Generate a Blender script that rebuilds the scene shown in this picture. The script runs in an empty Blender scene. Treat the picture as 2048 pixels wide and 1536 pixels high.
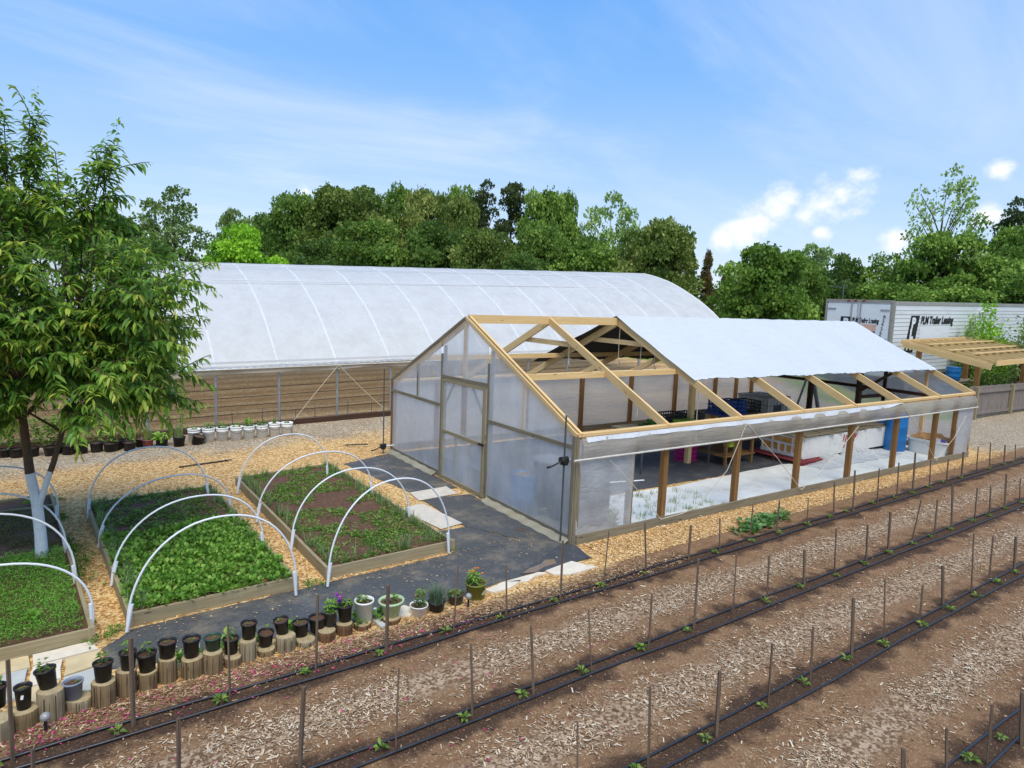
import json
D = json.loads(r"""{"cam":{"loc":[-5.5076,-6.5466,3.2],"r":[0.829827,-0.556696,0.03842],"u":[0.039598,0.127422,0.991058],"f":[0.556614,0.820885,-0.127782],"F":1332.07},"stakes":[[1,-5.898,-1.358,0.007,-0.005,0.727],[1,-5.194,-1.351,0.003,-0.002,0.688],[1,-4.532,-1.337,-0.005,0.003,0.62],[1,-3.848,-1.321,0.012,-0.008,0.691],[1,-3.212,-1.319,0.006,-0.004,0.641],[1,-2.505,-1.282,0.021,-0.014,0.657],[1,-1.893,-1.279,-0.018,0.012,0.543],[1,-1.176,-1.249,-0.006,0.004,0.663],[1,-0.496,-1.175,0.021,-0.014,0.63],[1,0.184,-1.171,-0.043,0.029,0.615],[1,0.952,-1.152,-0.001,0.001,0.46],[1,1.54,-1.16,-0.025,0.017,0.462],[1,2.327,-1.048,-0.0,0.0,0.498],[1,2.928,-1.05,0.003,-0.002,0.47],[1,3.66,-1.072,-0.021,0.014,0.41],[1,4.383,-1.059,-0.033,0.022,0.555],[1,4.9,-1.079,-0.03,0.02,0.693],[1,5.733,-1.031,-0.023,0.016,0.618],[1,6.491,-0.978,-0.025,0.017,0.622],[1,7.086,-0.961,-0.026,0.018,0.736],[1,7.826,-0.915,-0.032,0.022,0.521],[1,8.465,-0.929,-0.011,0.008,0.467],[1,9.224,-0.882,-0.022,0.015,0.526],[1,10.085,-0.81,-0.027,0.018,0.538],[1,10.707,-0.811,-0.043,0.029,0.566],[1,11.498,-0.791,-0.03,0.02,0.435],[1,11.995,-0.828,-0.042,0.028,0.408],[2,-5.759,-2.115,0.011,-0.007,0.516],[2,-5.01,-2.218,0.008,-0.006,0.51],[2,-4.295,-2.388,0.022,-0.015,0.59],[2,-3.661,-2.531,0.01,-0.007,0.607],[2,-3.015,-2.511,-0.026,0.018,0.595],[2,-2.435,-2.502,-0.038,0.025,0.593],[2,-1.804,-2.491,-0.047,0.032,0.572],[2,-1.053,-2.437,-0.003,0.002,0.518],[2,-0.411,-2.423,-0.007,0.005,0.733],[2,0.21,-2.408,-0.013,0.009,0.65],[2,0.851,-2.363,-0.014,0.009,0.508],[2,1.543,-2.37,-0.03,0.02,0.442],[2,2.271,-2.315,-0.028,0.019,0.562],[2,2.927,-2.354,-0.026,0.018,0.511],[2,3.621,-2.28,-0.023,0.016,0.556],[2,4.31,-2.256,0.056,-0.038,0.625],[2,4.878,-2.302,-0.015,0.01,0.555],[2,5.526,-2.258,-0.055,0.037,0.689],[2,6.263,-2.275,-0.018,0.012,0.541],[2,6.892,-2.246,-0.035,0.024,0.478],[2,7.583,-2.207,-0.038,0.026,0.595],[2,8.291,-2.179,-0.035,0.023,0.423],[3,-2.879,-3.607,-0.024,0.016,0.551],[3,-2.25,-3.615,-0.023,0.015,0.606],[3,-1.576,-3.646,-0.01,0.007,0.535],[3,-0.849,-3.578,-0.007,0.005,0.516],[3,-0.255,-3.579,-0.019,0.013,0.508],[3,0.462,-3.543,-0.035,0.024,0.589],[3,1.049,-3.539,-0.049,0.033,0.65],[3,1.811,-3.517,-0.01,0.007,0.411],[3,2.47,-3.457,-0.047,0.032,0.465],[3,3.141,-3.471,-0.05,0.034,0.725],[3,3.849,-3.385,-0.015,0.01,0.54],[3,4.429,-3.445,-0.029,0.02,0.452],[4,-1.234,-4.823,-0.044,0.03,0.522],[4,-0.701,-4.846,-0.044,0.03,0.487],[4,-0.103,-4.864,-0.021,0.014,0.466],[4,0.38,-4.903,-0.038,0.026,0.424]],"stumps":[[-5.985,-1.02,0.148,0.082],[-5.847,-0.936,0.129,0.086],[-5.686,-0.919,0.217,0.087],[-5.514,-0.894,0.089,0.083],[-5.353,-0.919,0.183,0.082],[-5.199,-0.863,0.201,0.072],[-5.051,-0.848,0.134,0.069],[-4.906,-0.825,0.193,0.07],[-4.726,-0.834,0.155,0.085],[-4.572,-0.871,0.182,0.077],[-4.414,-0.848,0.078,0.07],[-4.282,-0.813,0.178,0.07],[-4.124,-0.802,0.054,0.074],[-3.96,-0.804,0.136,0.086],[-3.779,-0.805,0.047,0.086],[-3.589,-0.815,0.088,0.084],[-3.407,-0.788,0.099,0.077],[-3.224,-0.776,0.016,0.081],[-2.94,-0.798,0.031,0.091]],"pots":[[-6.001,-0.852,0.15,0.16,0.059,0],[-5.848,-0.925,0.131,0.166,0.055,1],[-5.699,-0.873,0.219,0.141,0.069,2],[-5.547,-0.89,0.091,0.134,0.067,3],[-5.355,-0.907,0.185,0.144,0.068,4],[-5.184,-0.855,0.203,0.139,0.062,5],[-5.05,-0.828,0.136,0.148,0.073,6],[-4.905,-0.803,0.195,0.133,0.07,7],[-4.727,-0.813,0.157,0.157,0.069,8],[-4.563,-0.837,0.184,0.106,0.068,9],[-4.413,-0.777,0.08,0.133,0.065,10],[-4.267,-0.782,0.18,0.141,0.066,11],[-4.119,-0.751,0.056,0.132,0.068,12],[-3.973,-0.761,0.138,0.135,0.065,13],[-3.798,-0.715,0.049,0.131,0.074,14],[-3.64,-0.715,0.049,0.14,0.082,14],[-3.526,-0.743,0.09,0.142,0.063,15],[-3.385,-0.742,0.101,0.157,0.071,16],[-3.185,-0.711,0.018,0.2,0.093,17],[-2.915,-0.752,0.033,0.154,0.118,18],[-2.641,-0.803,0.0,0.097,0.092,-1],[-2.44,-0.807,0.0,0.083,0.091,-1],[-2.188,-0.76,0.0,0.109,0.088,-1],[-1.939,-0.75,0.0,0.173,0.112,-1]],"far_pots":[[-6.488,8.845,-0.12,0.155,0.126],[-6.307,8.722,-0.118,0.171,0.134],[-6.075,8.653,-0.11,0.175,0.121],[-5.777,8.558,-0.099,0.175,0.132],[-5.648,8.749,-0.096,0.178,0.123],[-5.501,8.471,-0.089,0.196,0.134],[-5.299,8.424,-0.081,0.188,0.124],[-5.048,8.406,-0.073,0.19,0.123],[-4.814,8.314,-0.064,0.169,0.141],[-4.701,8.486,-0.063,0.183,0.127],[-4.509,8.197,-0.052,0.173,0.122],[-4.514,8.513,-0.058,0.165,0.12],[-4.297,8.463,-0.05,0.169,0.105],[-4.183,8.34,-0.045,0.158,0.109],[-3.934,8.299,-0.036,0.146,0.124],[-3.646,8.113,-0.025,0.198,0.121],[-3.321,8.101,-0.016,0.205,0.124]],"buckets":[[-3.323,8.397,-0.018,0.267,0.126],[-3.071,8.245,-0.01,0.288,0.127],[-2.802,8.243,-0.002,0.27,0.125],[-2.544,8.148,0.006,0.281,0.126],[-2.296,8.111,0.012,0.279,0.123],[-2.039,8.074,0.019,0.275,0.123],[-1.777,8.066,0.026,0.293,0.125],[-1.526,8.015,0.032,0.289,0.126]],"hoops":[[-5.326,3.846,-3.783,3.979,-4.562,0.92],[-5.248,2.613,-3.622,3.222,-4.392,0.725],[-5.187,1.335,-3.597,1.508,-4.27,0.854],[-5.127,0.169,-3.583,0.18,-4.244,0.99],[-3.357,4.121,-1.893,4.225,-2.489,0.885],[-3.404,2.666,-1.615,2.955,-2.421,0.875],[-3.283,1.434,-1.6,1.615,-2.424,0.934],[-3.23,0.23,-1.618,0.45,-2.378,1.086],[-7.422,3.643,-5.672,3.723,-6.223,0.883],[-7.326,2.309,-5.576,2.389,-6.314,0.897],[-7.254,1.33,-5.504,1.41,-6.198,0.944],[-7.14,0.271,-5.39,0.351,-6.028,0.791]],"gable":{"doorL":[3.682,-0.035],"doorR":[2.13,0.035],"doorLt":[3.77,2.148],"doorRt":[2.206,2.13],"hdrL":[3.685,1.779],"hdrR":[2.261,1.84],"railL0":[5.801,1.274],"railL1":[3.798,1.29],"railR0":[2.165,1.277],"railR1":[0.165,1.309],"ctr0":[2.972,1.865],"ctr1":[2.978,2.815],"studR0":[1.194,1.311],"studR1":[1.241,1.971],"studL0":[4.672,1.31],"studL1":[4.698,1.865],"mid0":[3.623,0.862],"mid1":[2.229,0.87],"v1a":[3.184,0.826],"v1b":[3.136,-0.022],"v2a":[2.654,0.846],"v2b":[2.605,0.048],"h1a":[3.597,0.385],"h1b":[3.203,0.398],"h2a":[2.607,0.424],"h2b":[2.202,0.45],"b1a":[3.27,1.721],"b1b":[3.576,1.326],"b2a":[2.639,1.736],"b2b":[2.279,1.336],"latch":[2.249,0.879],"crank":[0.318,1.064],"cpole_t":[0.368,1.705]},"trees":[[2.07,52.97,10.87,2.97,"airy","grey","airy grey green oak with sky gaps, left of the lime dome tree"],[-2.91,51.4,8.57,3.08,"round","dark","dark tree mostly hidden behind the peach tree crown, left of the airy oak"],[-6.04,49.45,7.9,3.05,"broad","olive","olive tree hidden behind the middle of the peach tree crown"],[-8.44,49.38,8.29,2.78,"round","fresh","green tree at the left border behind the peach tree"],[-1.17,41.26,6.2,2.17,"round","dark","low dark bushy tree below the airy oak at left"],[2.79,32.58,6.69,2.23,"dome","lime","bright lime green dome shaped tree behind the left part of the polytunnel"],[8.56,64.07,11.03,1.65,"airy","grey","small airy tree top showing above the lime dome tree"],[9.49,55.67,9.95,2.55,"round","olive","olive green tree just right of and behind the lime dome tree"],[12.44,61.11,12.08,1.45,"airy","grey","thin feathery tree top poking out left of the tall olive oaks"],[10.7,47.06,10.73,2.58,"broad","olive","olive brown oak left of the tallest broad oak"],[13.34,44.06,11.69,3.37,"broad","tan","tallest broad oak with tan catkins over the middle of the polytunnel"],[12.14,37.02,8.39,2.5,"round","olive","olive oak with drooping catkins in front of the tallest broad oak"],[19.94,49.99,12.98,2.05,"round","fresh","fresh green tree crown right of the tallest broad oak"],[19.21,43.7,12.04,2.18,"broad","tan","tan green oak between two fresh green crowns"],[24.7,47.6,13.56,1.8,"round","fresh","fresh green tree with twin tops left of the first dark pine"],[15.56,34.35,8.2,2.41,"round","dark","deep green rounded tree low in front of the tan green oak"],[20.17,39.82,11.0,1.7,"broad","tan","yellow tan oak just left of the first dark pine"],[24.64,43.0,12.79,1.94,"pine","pine","first dark pine, the slimmer of the pair with sky between"],[25.97,40.97,12.84,2.16,"pine","pine","second dark pine, bushier, right of the slim pine"],[16.81,30.21,7.8,1.83,"broad","tan","pale tan flowering oak low in front of the two dark pines"],[25.89,36.15,11.95,2.01,"broad","fresh","tall yellow green tree right of the dark pines"],[28.61,36.6,12.22,1.2,"round","fresh","narrow fresh green crown at the right shoulder of the tall yellow green tree"],[29.19,32.18,11.5,2.33,"airy","pale","pale silvery green tree with loose crown left of the rounded oak"],[21.19,29.68,8.23,1.98,"round","olive","olive tree low under the tall yellow green tree"],[17.77,27.21,6.11,1.75,"round","dark","low green tree rising right behind the polytunnel ridge centre"],[22.48,26.1,7.33,2.2,"round","fresh","mid green bushy tree below the pale silvery tree"],[23.87,22.05,8.15,2.18,"broad","tan","rounded yellowish oak behind the right end of the polytunnel"],[10.19,40.93,7.12,2.13,"round","dark","dark green tree low behind the polytunnel, left of the drooping olive oak"],[29.01,23.86,6.62,0.79,"cedar","cedar","dark conical cedar beside the rounded yellowish oak"],[28.92,22.43,6.63,0.83,"cedar","rust","cedar with brown dying foliage on its right side"],[33.63,24.58,6.17,0.85,"cedar","rust","small brown tipped cedar left of the windblown willow"],[24.54,15.04,6.64,2.09,"broad","fresh","large windblown green tree left of the trailer"],[28.75,15.99,6.47,1.39,"round","olive","yellow green tree leaning against the windblown tree"],[41.89,23.28,8.31,1.73,"airy","pale","pale loose tree top above the trailer doors"],[37.77,18.49,7.21,1.39,"round","dark","dark round tree above the right trailer door"],[32.57,15.51,5.0,1.76,"round","dark","low dark tree right behind the trailer rear"],[38.93,16.37,7.06,2.0,"airy","fresh","yellow green loose tree over the trailer side"],[40.17,13.79,12.35,2.27,"tall","pale","tall sparse tree with open crown high above the other trees at right"],[38.39,12.87,8.37,2.27,"round","fresh","dense green tree around the foot of the tall sparse tree"],[33.95,12.93,5.06,2.38,"round","fresh","low bright tree directly above the lettering on the trailer side"],[39.37,10.48,6.88,2.14,"broad","fresh","broad green tree at right, left of the far dark pine"],[49.12,12.94,11.16,1.84,"pine","pine","dark pine at the right border"],[45.36,11.59,9.37,1.91,"round","fresh","fresh green tree in front of the dark pine at the right border"],[38.06,8.22,5.79,2.16,"round","olive","low olive tree at the right border behind the trailer"],[36.14,10.5,4.89,2.22,"round","fresh","low bushy green tree behind the far half of the trailer side"]]}""")
import bpy, math, random
import numpy as np
from mathutils import Vector, Matrix
PI = math.pi
random.seed(7)
rng = np.random.default_rng(11)
C = bpy.context.scene.collection
W, HE, HR, BAY = 5.82, 1.497, 2.886, 1.648
LEN = 7 * BAY

def V(*a): return Vector(a)
def lin(r, g, b):
    f = lambda v: ((v / 255 + 0.055) / 1.055) ** 2.4 if v > 10 else v / 255 / 12.92
    return (f(r), f(g), f(b), 1.0)
def smooth(a, b, t):
    t = np.clip((np.asarray(t, float) - a) / (b - a), 0, 1); return t * t * (3 - 2 * t)
def gz(x, y):
    """height of the ground: the plot behind the beds rises gently to the right"""
    return float(np.clip(.033 * (x + 2.74), -.12, .6) * smooth(6.3, 8.7, y))

# ---------------------------------------------------------------- tagging
def tag(o, label=None, cat=None, group=None, kind=None):
    if label: o['label'] = label
    if cat: o['category'] = cat
    if group: o['group'] = group
    if kind: o['kind'] = kind
    return o
def thing(name, label, cat, loc=(0, 0, 0), rz=0.0, group=None):
    o = bpy.data.objects.new(name, None); C.objects.link(o)
    o.empty_display_size = .2
    o.location = loc; o.rotation_euler = (0, 0, rz)
    return tag(o, label, cat, group)
def copy_tree(o, parent=None):
    c = o.copy(); C.objects.link(c)
    if parent is not None: c.parent = parent
    for ch in list(o.children): copy_tree(ch, c)
    return c

# ---------------------------------------------------------------- mesh builder
class MB:
    def __init__(s): s.v = []; s.f = []; s.m = []; s.uv = []; s.sm = []
    def face(s, pts, mi=0, uv=None, sm=False):
        n = len(s.v); s.v += [tuple(p) for p in pts]; s.f.append(tuple(range(n, n + len(pts))))
        s.m.append(mi); s.uv += uv if uv else [(p[0], p[1]) for p in pts]; s.sm.append(sm)
    def beam(s, a, b, w, h, up=(0, 0, 1), mi=0, taper=1.0):
        """box from a to b, w wide sideways, h high along up, centred on the line"""
        a, b = Vector(a), Vector(b); d = b - a; L = d.length
        if L < 1e-6: return s
        d.normalize(); up = Vector(up)
        sd = d.cross(up)
        if sd.length < 1e-4: sd = d.cross(Vector((1, 0, 0)))
        sd.normalize(); u = sd.cross(d)
        q = lambda p, i, j, k=1.0: p + sd * (i * w / 2 * k) + u * (j * h / 2 * k)
        A = [q(a, *t) for t in ((-1, -1), (1, -1), (1, 1), (-1, 1))]
        B = [q(b, *t, taper) for t in ((-1, -1), (1, -1), (1, 1), (-1, 1))]
        o = random.uniform(0, 50)
        for i in range(4):
            j = (i + 1) % 4; ww = w if i % 2 == 0 else h
            s.face([A[i], A[j], B[j], B[i]], mi, [(o, o + i * .7), (o, o + i * .7 + ww), (o + L, o + i * .7 + ww), (o + L, o + i * .7)])
        s.face(A[::-1], mi, [(o, o), (o + .01, o), (o + .01, o + h), (o, o + h)])
        s.face(B, mi, [(o, o), (o + .01, o), (o + .01, o + h), (o, o + h)])
        return s
    def box(s, x0, x1, y0, y1, z0, z1, mi=0):
        return s.beam((x0, (y0 + y1) / 2, (z0 + z1) / 2), (x1, (y0 + y1) / 2, (z0 + z1) / 2), abs(y1 - y0), z1 - z0, mi=mi) \
            if abs(x1 - x0) >= abs(y1 - y0) else \
            s.beam(((x0 + x1) / 2, y0, (z0 + z1) / 2), ((x0 + x1) / 2, y1, (z0 + z1) / 2), abs(x1 - x0), z1 - z0, mi=mi)
    def post(s, x, y, z0, z1, w, d=None, mi=0):
        return s.beam((x, y, z0), (x, y, z1), w, d or w, up=(0, 1, 0), mi=mi)
    def tube(s, pts, r, n=8, mi=0, caps=True, radii=None):
        pts = [Vector(p) for p in pts]; rings = []; ref = None
        for i, p in enumerate(pts):
            d = (pts[min(i + 1, len(pts) - 1)] - pts[max(i - 1, 0)]).normalized()
            if ref is None:
                ref = Vector((0, 0, 1)) if abs(d.z) < .9 else Vector((1, 0, 0))
            sd = d.cross(ref).normalized(); u = sd.cross(d); ref = u
            rr = radii[i] if radii else r
            rings.append([p + (sd * math.cos(2 * PI * k / n) + u * math.sin(2 * PI * k / n)) * rr for k in range(n)])
        o = len(s.v); L = 0.0; uo = random.uniform(0, 20)
        for R in rings: s.v += [tuple(p) for p in R]
        for i in range(len(rings) - 1):
            l2 = L + (pts[i + 1] - pts[i]).length
            for k in range(n):
                k2 = (k + 1) % n
                s.f.append((o + i * n + k, o + i * n + k2, o + (i + 1) * n + k2, o + (i + 1) * n + k))
                s.m.append(mi); s.sm.append(True)
                a, b = 2 * PI * r * k / n, 2 * PI * r * (k + 1) / n
                s.uv += [(uo + L, a), (uo + L, b), (uo + l2, b), (uo + l2, a)]
            L = l2
        if caps:
            s.face(rings[0][::-1], mi); s.face(rings[-1], mi)
        return s
    def lathe(s, prof, c=(0, 0, 0), n=20, mi=0, sm=True, smi=None):
        """prof: (r, z) pairs turned round the vertical through c"""
        o = len(s.v)
        for r, z in prof:
            for k in range(n):
                a = 2 * PI * k / n; s.v.append((c[0] + r * math.cos(a), c[1] + r * math.sin(a), c[2] + z))
        for i in range(len(prof) - 1):
            for k in range(n):
                k2 = (k + 1) % n
                s.f.append((o + i * n + k, o + i * n + k2, o + (i + 1) * n + k2, o + (i + 1) * n + k)); s.m.append(mi if smi is None else smi[i])
                s.sm.append(sm); z0, z1 = prof[i][1], prof[i + 1][1]; R = max(prof[i][0], .02)
                s.uv += [(z0, k / n * 6.28 * R), (z0, (k + 1) / n * 6.28 * R), (z1, (k + 1) / n * 6.28 * R), (z1, k / n * 6.28 * R)]
        return s
    def disc(s, c, r, n=20, mi=0, bump=0.0):
        ring = [(c[0] + r * math.cos(2 * PI * k / n), c[1] + r * math.sin(2 * PI * k / n), c[2] + random.uniform(-bump, bump)) for k in range(n)]
        for k in range(n): s.face([ring[k], ring[(k + 1) % n], (c[0], c[1], c[2] + bump)], mi)
        return s
    def prism(s, poly, z0, z1, mi=0):
        s.face([(x, y, z1) for x, y in poly], mi); s.face([(x, y, z0) for x, y in poly][::-1], mi)
        for i in range(len(poly)):
            a, b = poly[i], poly[(i + 1) % len(poly)]
            s.face([(a[0], a[1], z0), (b[0], b[1], z0), (b[0], b[1], z1), (a[0], a[1], z1)], mi)
        return s
    def grid(s, fn, nu, nv, mi=0, sm=True):
        o = len(s.v); P = [[fn(i / nu, j / nv) for j in range(nv + 1)] for i in range(nu + 1)]
        for R in P: s.v += [tuple(p) for p in R]
        w = nv + 1
        for i in range(nu):
            for j in range(nv):
                s.f.append((o + i * w + j, o + (i + 1) * w + j, o + (i + 1) * w + j + 1, o + i * w + j + 1)); s.m.append(mi); s.sm.append(sm)
                s.uv += [(i / nu, j / nv), ((i + 1) / nu, j / nv), ((i + 1) / nu, (j + 1) / nv), (i / nu, (j + 1) / nv)]
        return s
    def build(s, name, mats, parent=None):
        me = bpy.data.meshes.new(name); me.from_pydata(s.v, [], s.f)
        if not isinstance(mats, (list, tuple)): mats = [mats]
        for m in mats: me.materials.append(m)
        me.polygons.foreach_set('material_index', s.m); me.polygons.foreach_set('use_smooth', s.sm)
        uv = me.uv_layers.new(name='UVMap'); uv.data.foreach_set('uv', [c for t in s.uv for c in t])
        me.update()
        o = bpy.data.objects.new(name, me); C.objects.link(o)
        if parent is not None: o.parent = parent
        return o

def np_mesh(name, verts, faces, mat, parent=None, tint=None, smoothf=False):
    """mesh from arrays: verts (n,3), faces (m,k)"""
    me = bpy.data.meshes.new(name)
    verts = np.ascontiguousarray(verts, np.float32); faces = np.ascontiguousarray(faces, np.int32)
    m, k = faces.shape
    me.vertices.add(len(verts)); me.vertices.foreach_set('co', verts.ravel())
    me.loops.add(m * k); me.loops.foreach_set('vertex_index', faces.ravel())
    me.polygons.add(m); me.polygons.foreach_set('loop_start', np.arange(0, m * k, k, dtype=np.int32))
    me.polygons.foreach_set('loop_total', np.full(m, k, np.int32))
    if smoothf: me.polygons.foreach_set('use_smooth', np.ones(m, bool))
    if tint is not None:
        at = me.attributes.new('tint', 'FLOAT', 'FACE'); at.data.foreach_set('value', np.ascontiguousarray(tint, np.float32))
    me.update(calc_edges=True); me.validate()
    me.materials.append(mat)
    o = bpy.data.objects.new(name, me); C.objects.link(o)
    if parent is not None: o.parent = parent
    return o

def unit(a): return a / np.maximum(np.linalg.norm(a, axis=-1, keepdims=True), 1e-9)
def leaves(P, Dr, N, L, Wd, droop=.0, fold=.25):
    """folded diamond leaves: base P, direction Dr, face normal N, length L, half width Wd (arrays)"""
    P, Dr = np.asarray(P, float), unit(np.asarray(Dr, float)); n = len(P)
    S = unit(np.cross(Dr, np.asarray(N, float))); Nn = np.cross(S, Dr)
    L = np.broadcast_to(np.asarray(L, float), (n,))[:, None]; Wd = np.broadcast_to(np.asarray(Wd, float), (n,))[:, None]
    mid = P + Dr * L * .45
    tip = P + Dr * L - np.array([0, 0, 1.]) * L * droop
    a = mid + S * Wd + Nn * Wd * fold * 2; b = mid - S * Wd + Nn * Wd * fold * 2
    v = np.stack([P, a, tip, b], 1).reshape(-1, 3)
    i = np.arange(n)[:, None] * 4
    f = np.stack([i + [0, 1, 2], i + [0, 2, 3]], 1).reshape(-1, 3)
    return v, f
def rand_dirs(n, g=rng):
    return unit(g.normal(size=(n, 3)))
def blades(P, H, lean, wd, g=rng):
    """grass like blades: roots P (n,3), height H, tip offset lean, width wd"""
    n = len(P); a = g.uniform(0, 2 * PI, n); dx = np.stack([np.cos(a), np.sin(a), np.zeros(n)], 1)
    sd = np.stack([-np.sin(a), np.cos(a), np.zeros(n)], 1) * (np.broadcast_to(wd, (n,))[:, None])
    H = np.broadcast_to(H, (n,))[:, None]; ln = np.broadcast_to(lean, (n,))[:, None]
    up = np.array([0, 0, 1.])
    m = P + up * H * .55 + dx * ln * .3; t = P + up * H * .95 + dx * ln
    v = np.stack([P - sd, P + sd, m + sd * .8, m - sd * .8, t], 1).reshape(-1, 3); i = np.arange(n)[:, None] * 5
    f = np.concatenate([np.stack([i[:, 0], i[:, 0] + 1, i[:, 0] + 2], 1), np.stack([i[:, 0], i[:, 0] + 2, i[:, 0] + 3], 1), np.stack([i[:, 0] + 3, i[:, 0] + 2, i[:, 0] + 4], 1)], 0)
    return v, f, np.tile(np.arange(n), 3)
def chips(P, L, Wd, g=rng, tilt=.25):
    """flat slivers lying about: centres P, length, width"""
    n = len(P); a = g.uniform(0, PI, n); t = g.normal(0, tilt, n); r = g.normal(0, tilt, n)
    d = np.stack([np.cos(a), np.sin(a), t * .5], 1); s = np.stack([-np.sin(a), np.cos(a), r], 1)
    L = np.broadcast_to(L, (n,))[:, None]; Wd = np.broadcast_to(Wd, (n,))[:, None]
    v = np.stack([P - d * L - s * Wd * .6, P + d * L * .8 - s * Wd, P + d * L + s * Wd * .5, P - d * L * .9 + s * Wd], 1)
    low = v[:, :, 2].min(1); v[:, :, 2] += (np.maximum(0, P[:, 2] - low))[:, None]
    return v.reshape(-1, 3), np.arange(n * 4).reshape(-1, 4)
def vnoise(x, y, s, seed=0):
    """cheap smooth value noise in 0..1"""
    x, y = np.asarray(x, float) * s, np.asarray(y, float) * s
    xi, yi = np.floor(x).astype(int), np.floor(y).astype(int); fx, fy = x - xi, y - yi
    h = lambda a, b: np.mod(np.sin(a * 127.1 + b * 311.7 + seed * 74.7) * 43758.5453, 1.0)
    fx, fy = fx * fx * (3 - 2 * fx), fy * fy * (3 - 2 * fy)
    return (h(xi, yi) * (1 - fx) + h(xi + 1, yi) * fx) * (1 - fy) + (h(xi, yi + 1) * (1 - fx) + h(xi + 1, yi + 1) * fx) * fy

# ---------------------------------------------------------------- materials
class NT:
    def __init__(s, name):
        s.mat = bpy.data.materials.new(name); s.mat.use_nodes = True; s.t = s.mat.node_tree
        s.t.nodes.clear(); s.out = s.t.nodes.new('ShaderNodeOutputMaterial')
    def n(s, typ, **k):
        nd = s.t.nodes.new(typ)
        for a, b in k.items():
            if a == 'ins':
                for i, v in b.items():
                    if isinstance(v, bpy.types.NodeSocket): s.t.links.new(v, nd.inputs[i])
                    else: nd.inputs[i].default_value = v
            else: setattr(nd, a, b)
        return nd
    def link(s, a, b): s.t.links.new(a, b)
    def coord(s, kind='Object'): return s.n('ShaderNodeTexCoord').outputs[kind]
    def mapped(s, vec, sc=(1, 1, 1), loc=(0, 0, 0)):
        return s.n('ShaderNodeMapping', ins={'Vector': vec, 'Scale': sc, 'Location': loc}).outputs[0]
    def noise(s, vec, sc, det=4, rough=.6, out='Fac', dist=0.0):
        return s.n('ShaderNodeTexNoise', ins={'Vector': vec, 'Scale': sc, 'Detail': det, 'Roughness': rough, 'Distortion': dist}).outputs[out]
    def ramp(s, fac, stops):
        nd = s.n('ShaderNodeValToRGB', ins={'Fac': fac}); e = nd.color_ramp.elements
        while len(e) < len(stops): e.new(.5)
        for i, (p, c) in enumerate(stops): e[i].position = p; e[i].color = c if len(c) == 4 else (*c, 1)
        return nd.outputs[0]
    def mix(s, fac, a, b, blend='MIX'):
        nd = s.n('ShaderNodeMix', data_type='RGBA', blend_type=blend)
        for idx, v in ((0, fac), (6, a), (7, b)):
            if isinstance(v, bpy.types.NodeSocket): s.link(v, nd.inputs[idx])
            else: nd.inputs[idx].default_value = v
        return nd.outputs[2]
    def math(s, op, a, b=0.0, c=0.0, clamp=False):
        nd = s.n('ShaderNodeMath', operation=op, use_clamp=clamp)
        for i, v in enumerate((a, b, c)):
            if isinstance(v, bpy.types.NodeSocket): s.link(v, nd.inputs[i])
            else: nd.inputs[i].default_value = v
        return nd.outputs[0]
    def mrange(s, v, a, b, c=0.0, d=1.0, typ='SMOOTHSTEP'):
        return s.n('ShaderNodeMapRange', interpolation_type=typ, ins={'Value': v, 'From Min': a, 'From Max': b, 'To Min': c, 'To Max': d}).outputs[0]
    def bump(s, h, st=.3, dist=.01):
        return s.n('ShaderNodeBump', ins={'Height': h, 'Strength': st, 'Distance': dist}).outputs[0]
    def principled(s, **k):
        b = s.n('ShaderNodeBsdfPrincipled', ins=k); s.link(b.outputs[0], s.out.inputs[0]); return b

def mat_plain(name, col, rough=.6, var=.25, scale=6.0, metal=0.0, spec=.4, bump=.0, dirt=None, dirt_amt=.5, dscale=3.0):
    t = NT(name); co = t.coord()
    n1 = t.noise(co, scale, 6); d = tuple(c * (1 - var) for c in col[:3]) + (1,); l = tuple(min(1, c * (1 + var * .6)) for c in col[:3]) + (1,)
    c = t.ramp(n1, [(.3, d), (.7, l)])
    if dirt: c = t.mix(t.mrange(t.noise(co, dscale, 8, .7), .5, .75, 0, dirt_amt), c, dirt)
    k = {'Base Color': c, 'Roughness': t.mrange(n1, .2, .8, max(0, rough - .12), min(1, rough + .12)), 'Metallic': metal, 'Specular IOR Level': spec}
    if bump: k['Normal'] = t.bump(t.noise(co, scale * 6, 4), bump, .01)
    t.principled(**k); return t.mat
def mat_wood(name, c1, c2, rough=.75, knots=True, grain=55.0, wear=None, wear_amt=.4):
    t = NT(name); uv = t.coord('UV')
    g = t.noise(t.mapped(uv, (1.6, grain, 1)), 1.0, 6, .65, dist=.6)
    c = t.ramp(g, [(.28, c2), (.68, c1)])
    big = t.noise(t.mapped(uv, (.8, 3.0, 1)), 1.0, 3)
    c = t.mix(t.mrange(big, .45, .75, 0, .35), c, tuple(v * .72 for v in c2[:3]) + (1,))
    if knots:
        vo = t.n('ShaderNodeTexVoronoi', ins={'Vector': t.mapped(uv, (2.2, 9.0, 1)), 'Scale': 1.0, 'Randomness': 1.0}).outputs['Distance']
        c = t.mix(t.mrange(vo, .05, .11, .85, 0), c, tuple(v * .33 for v in c2[:3]) + (1,))
    if wear: c = t.mix(t.mrange(t.noise(t.coord(), 5, 7, .7), .45, .7, 0, wear_amt), c, wear)
    t.principled(**{'Base Color': c, 'Roughness': rough, 'Specular IOR Level': .25, 'Normal': t.bump(g, .25, .004)}); return t.mat
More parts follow.
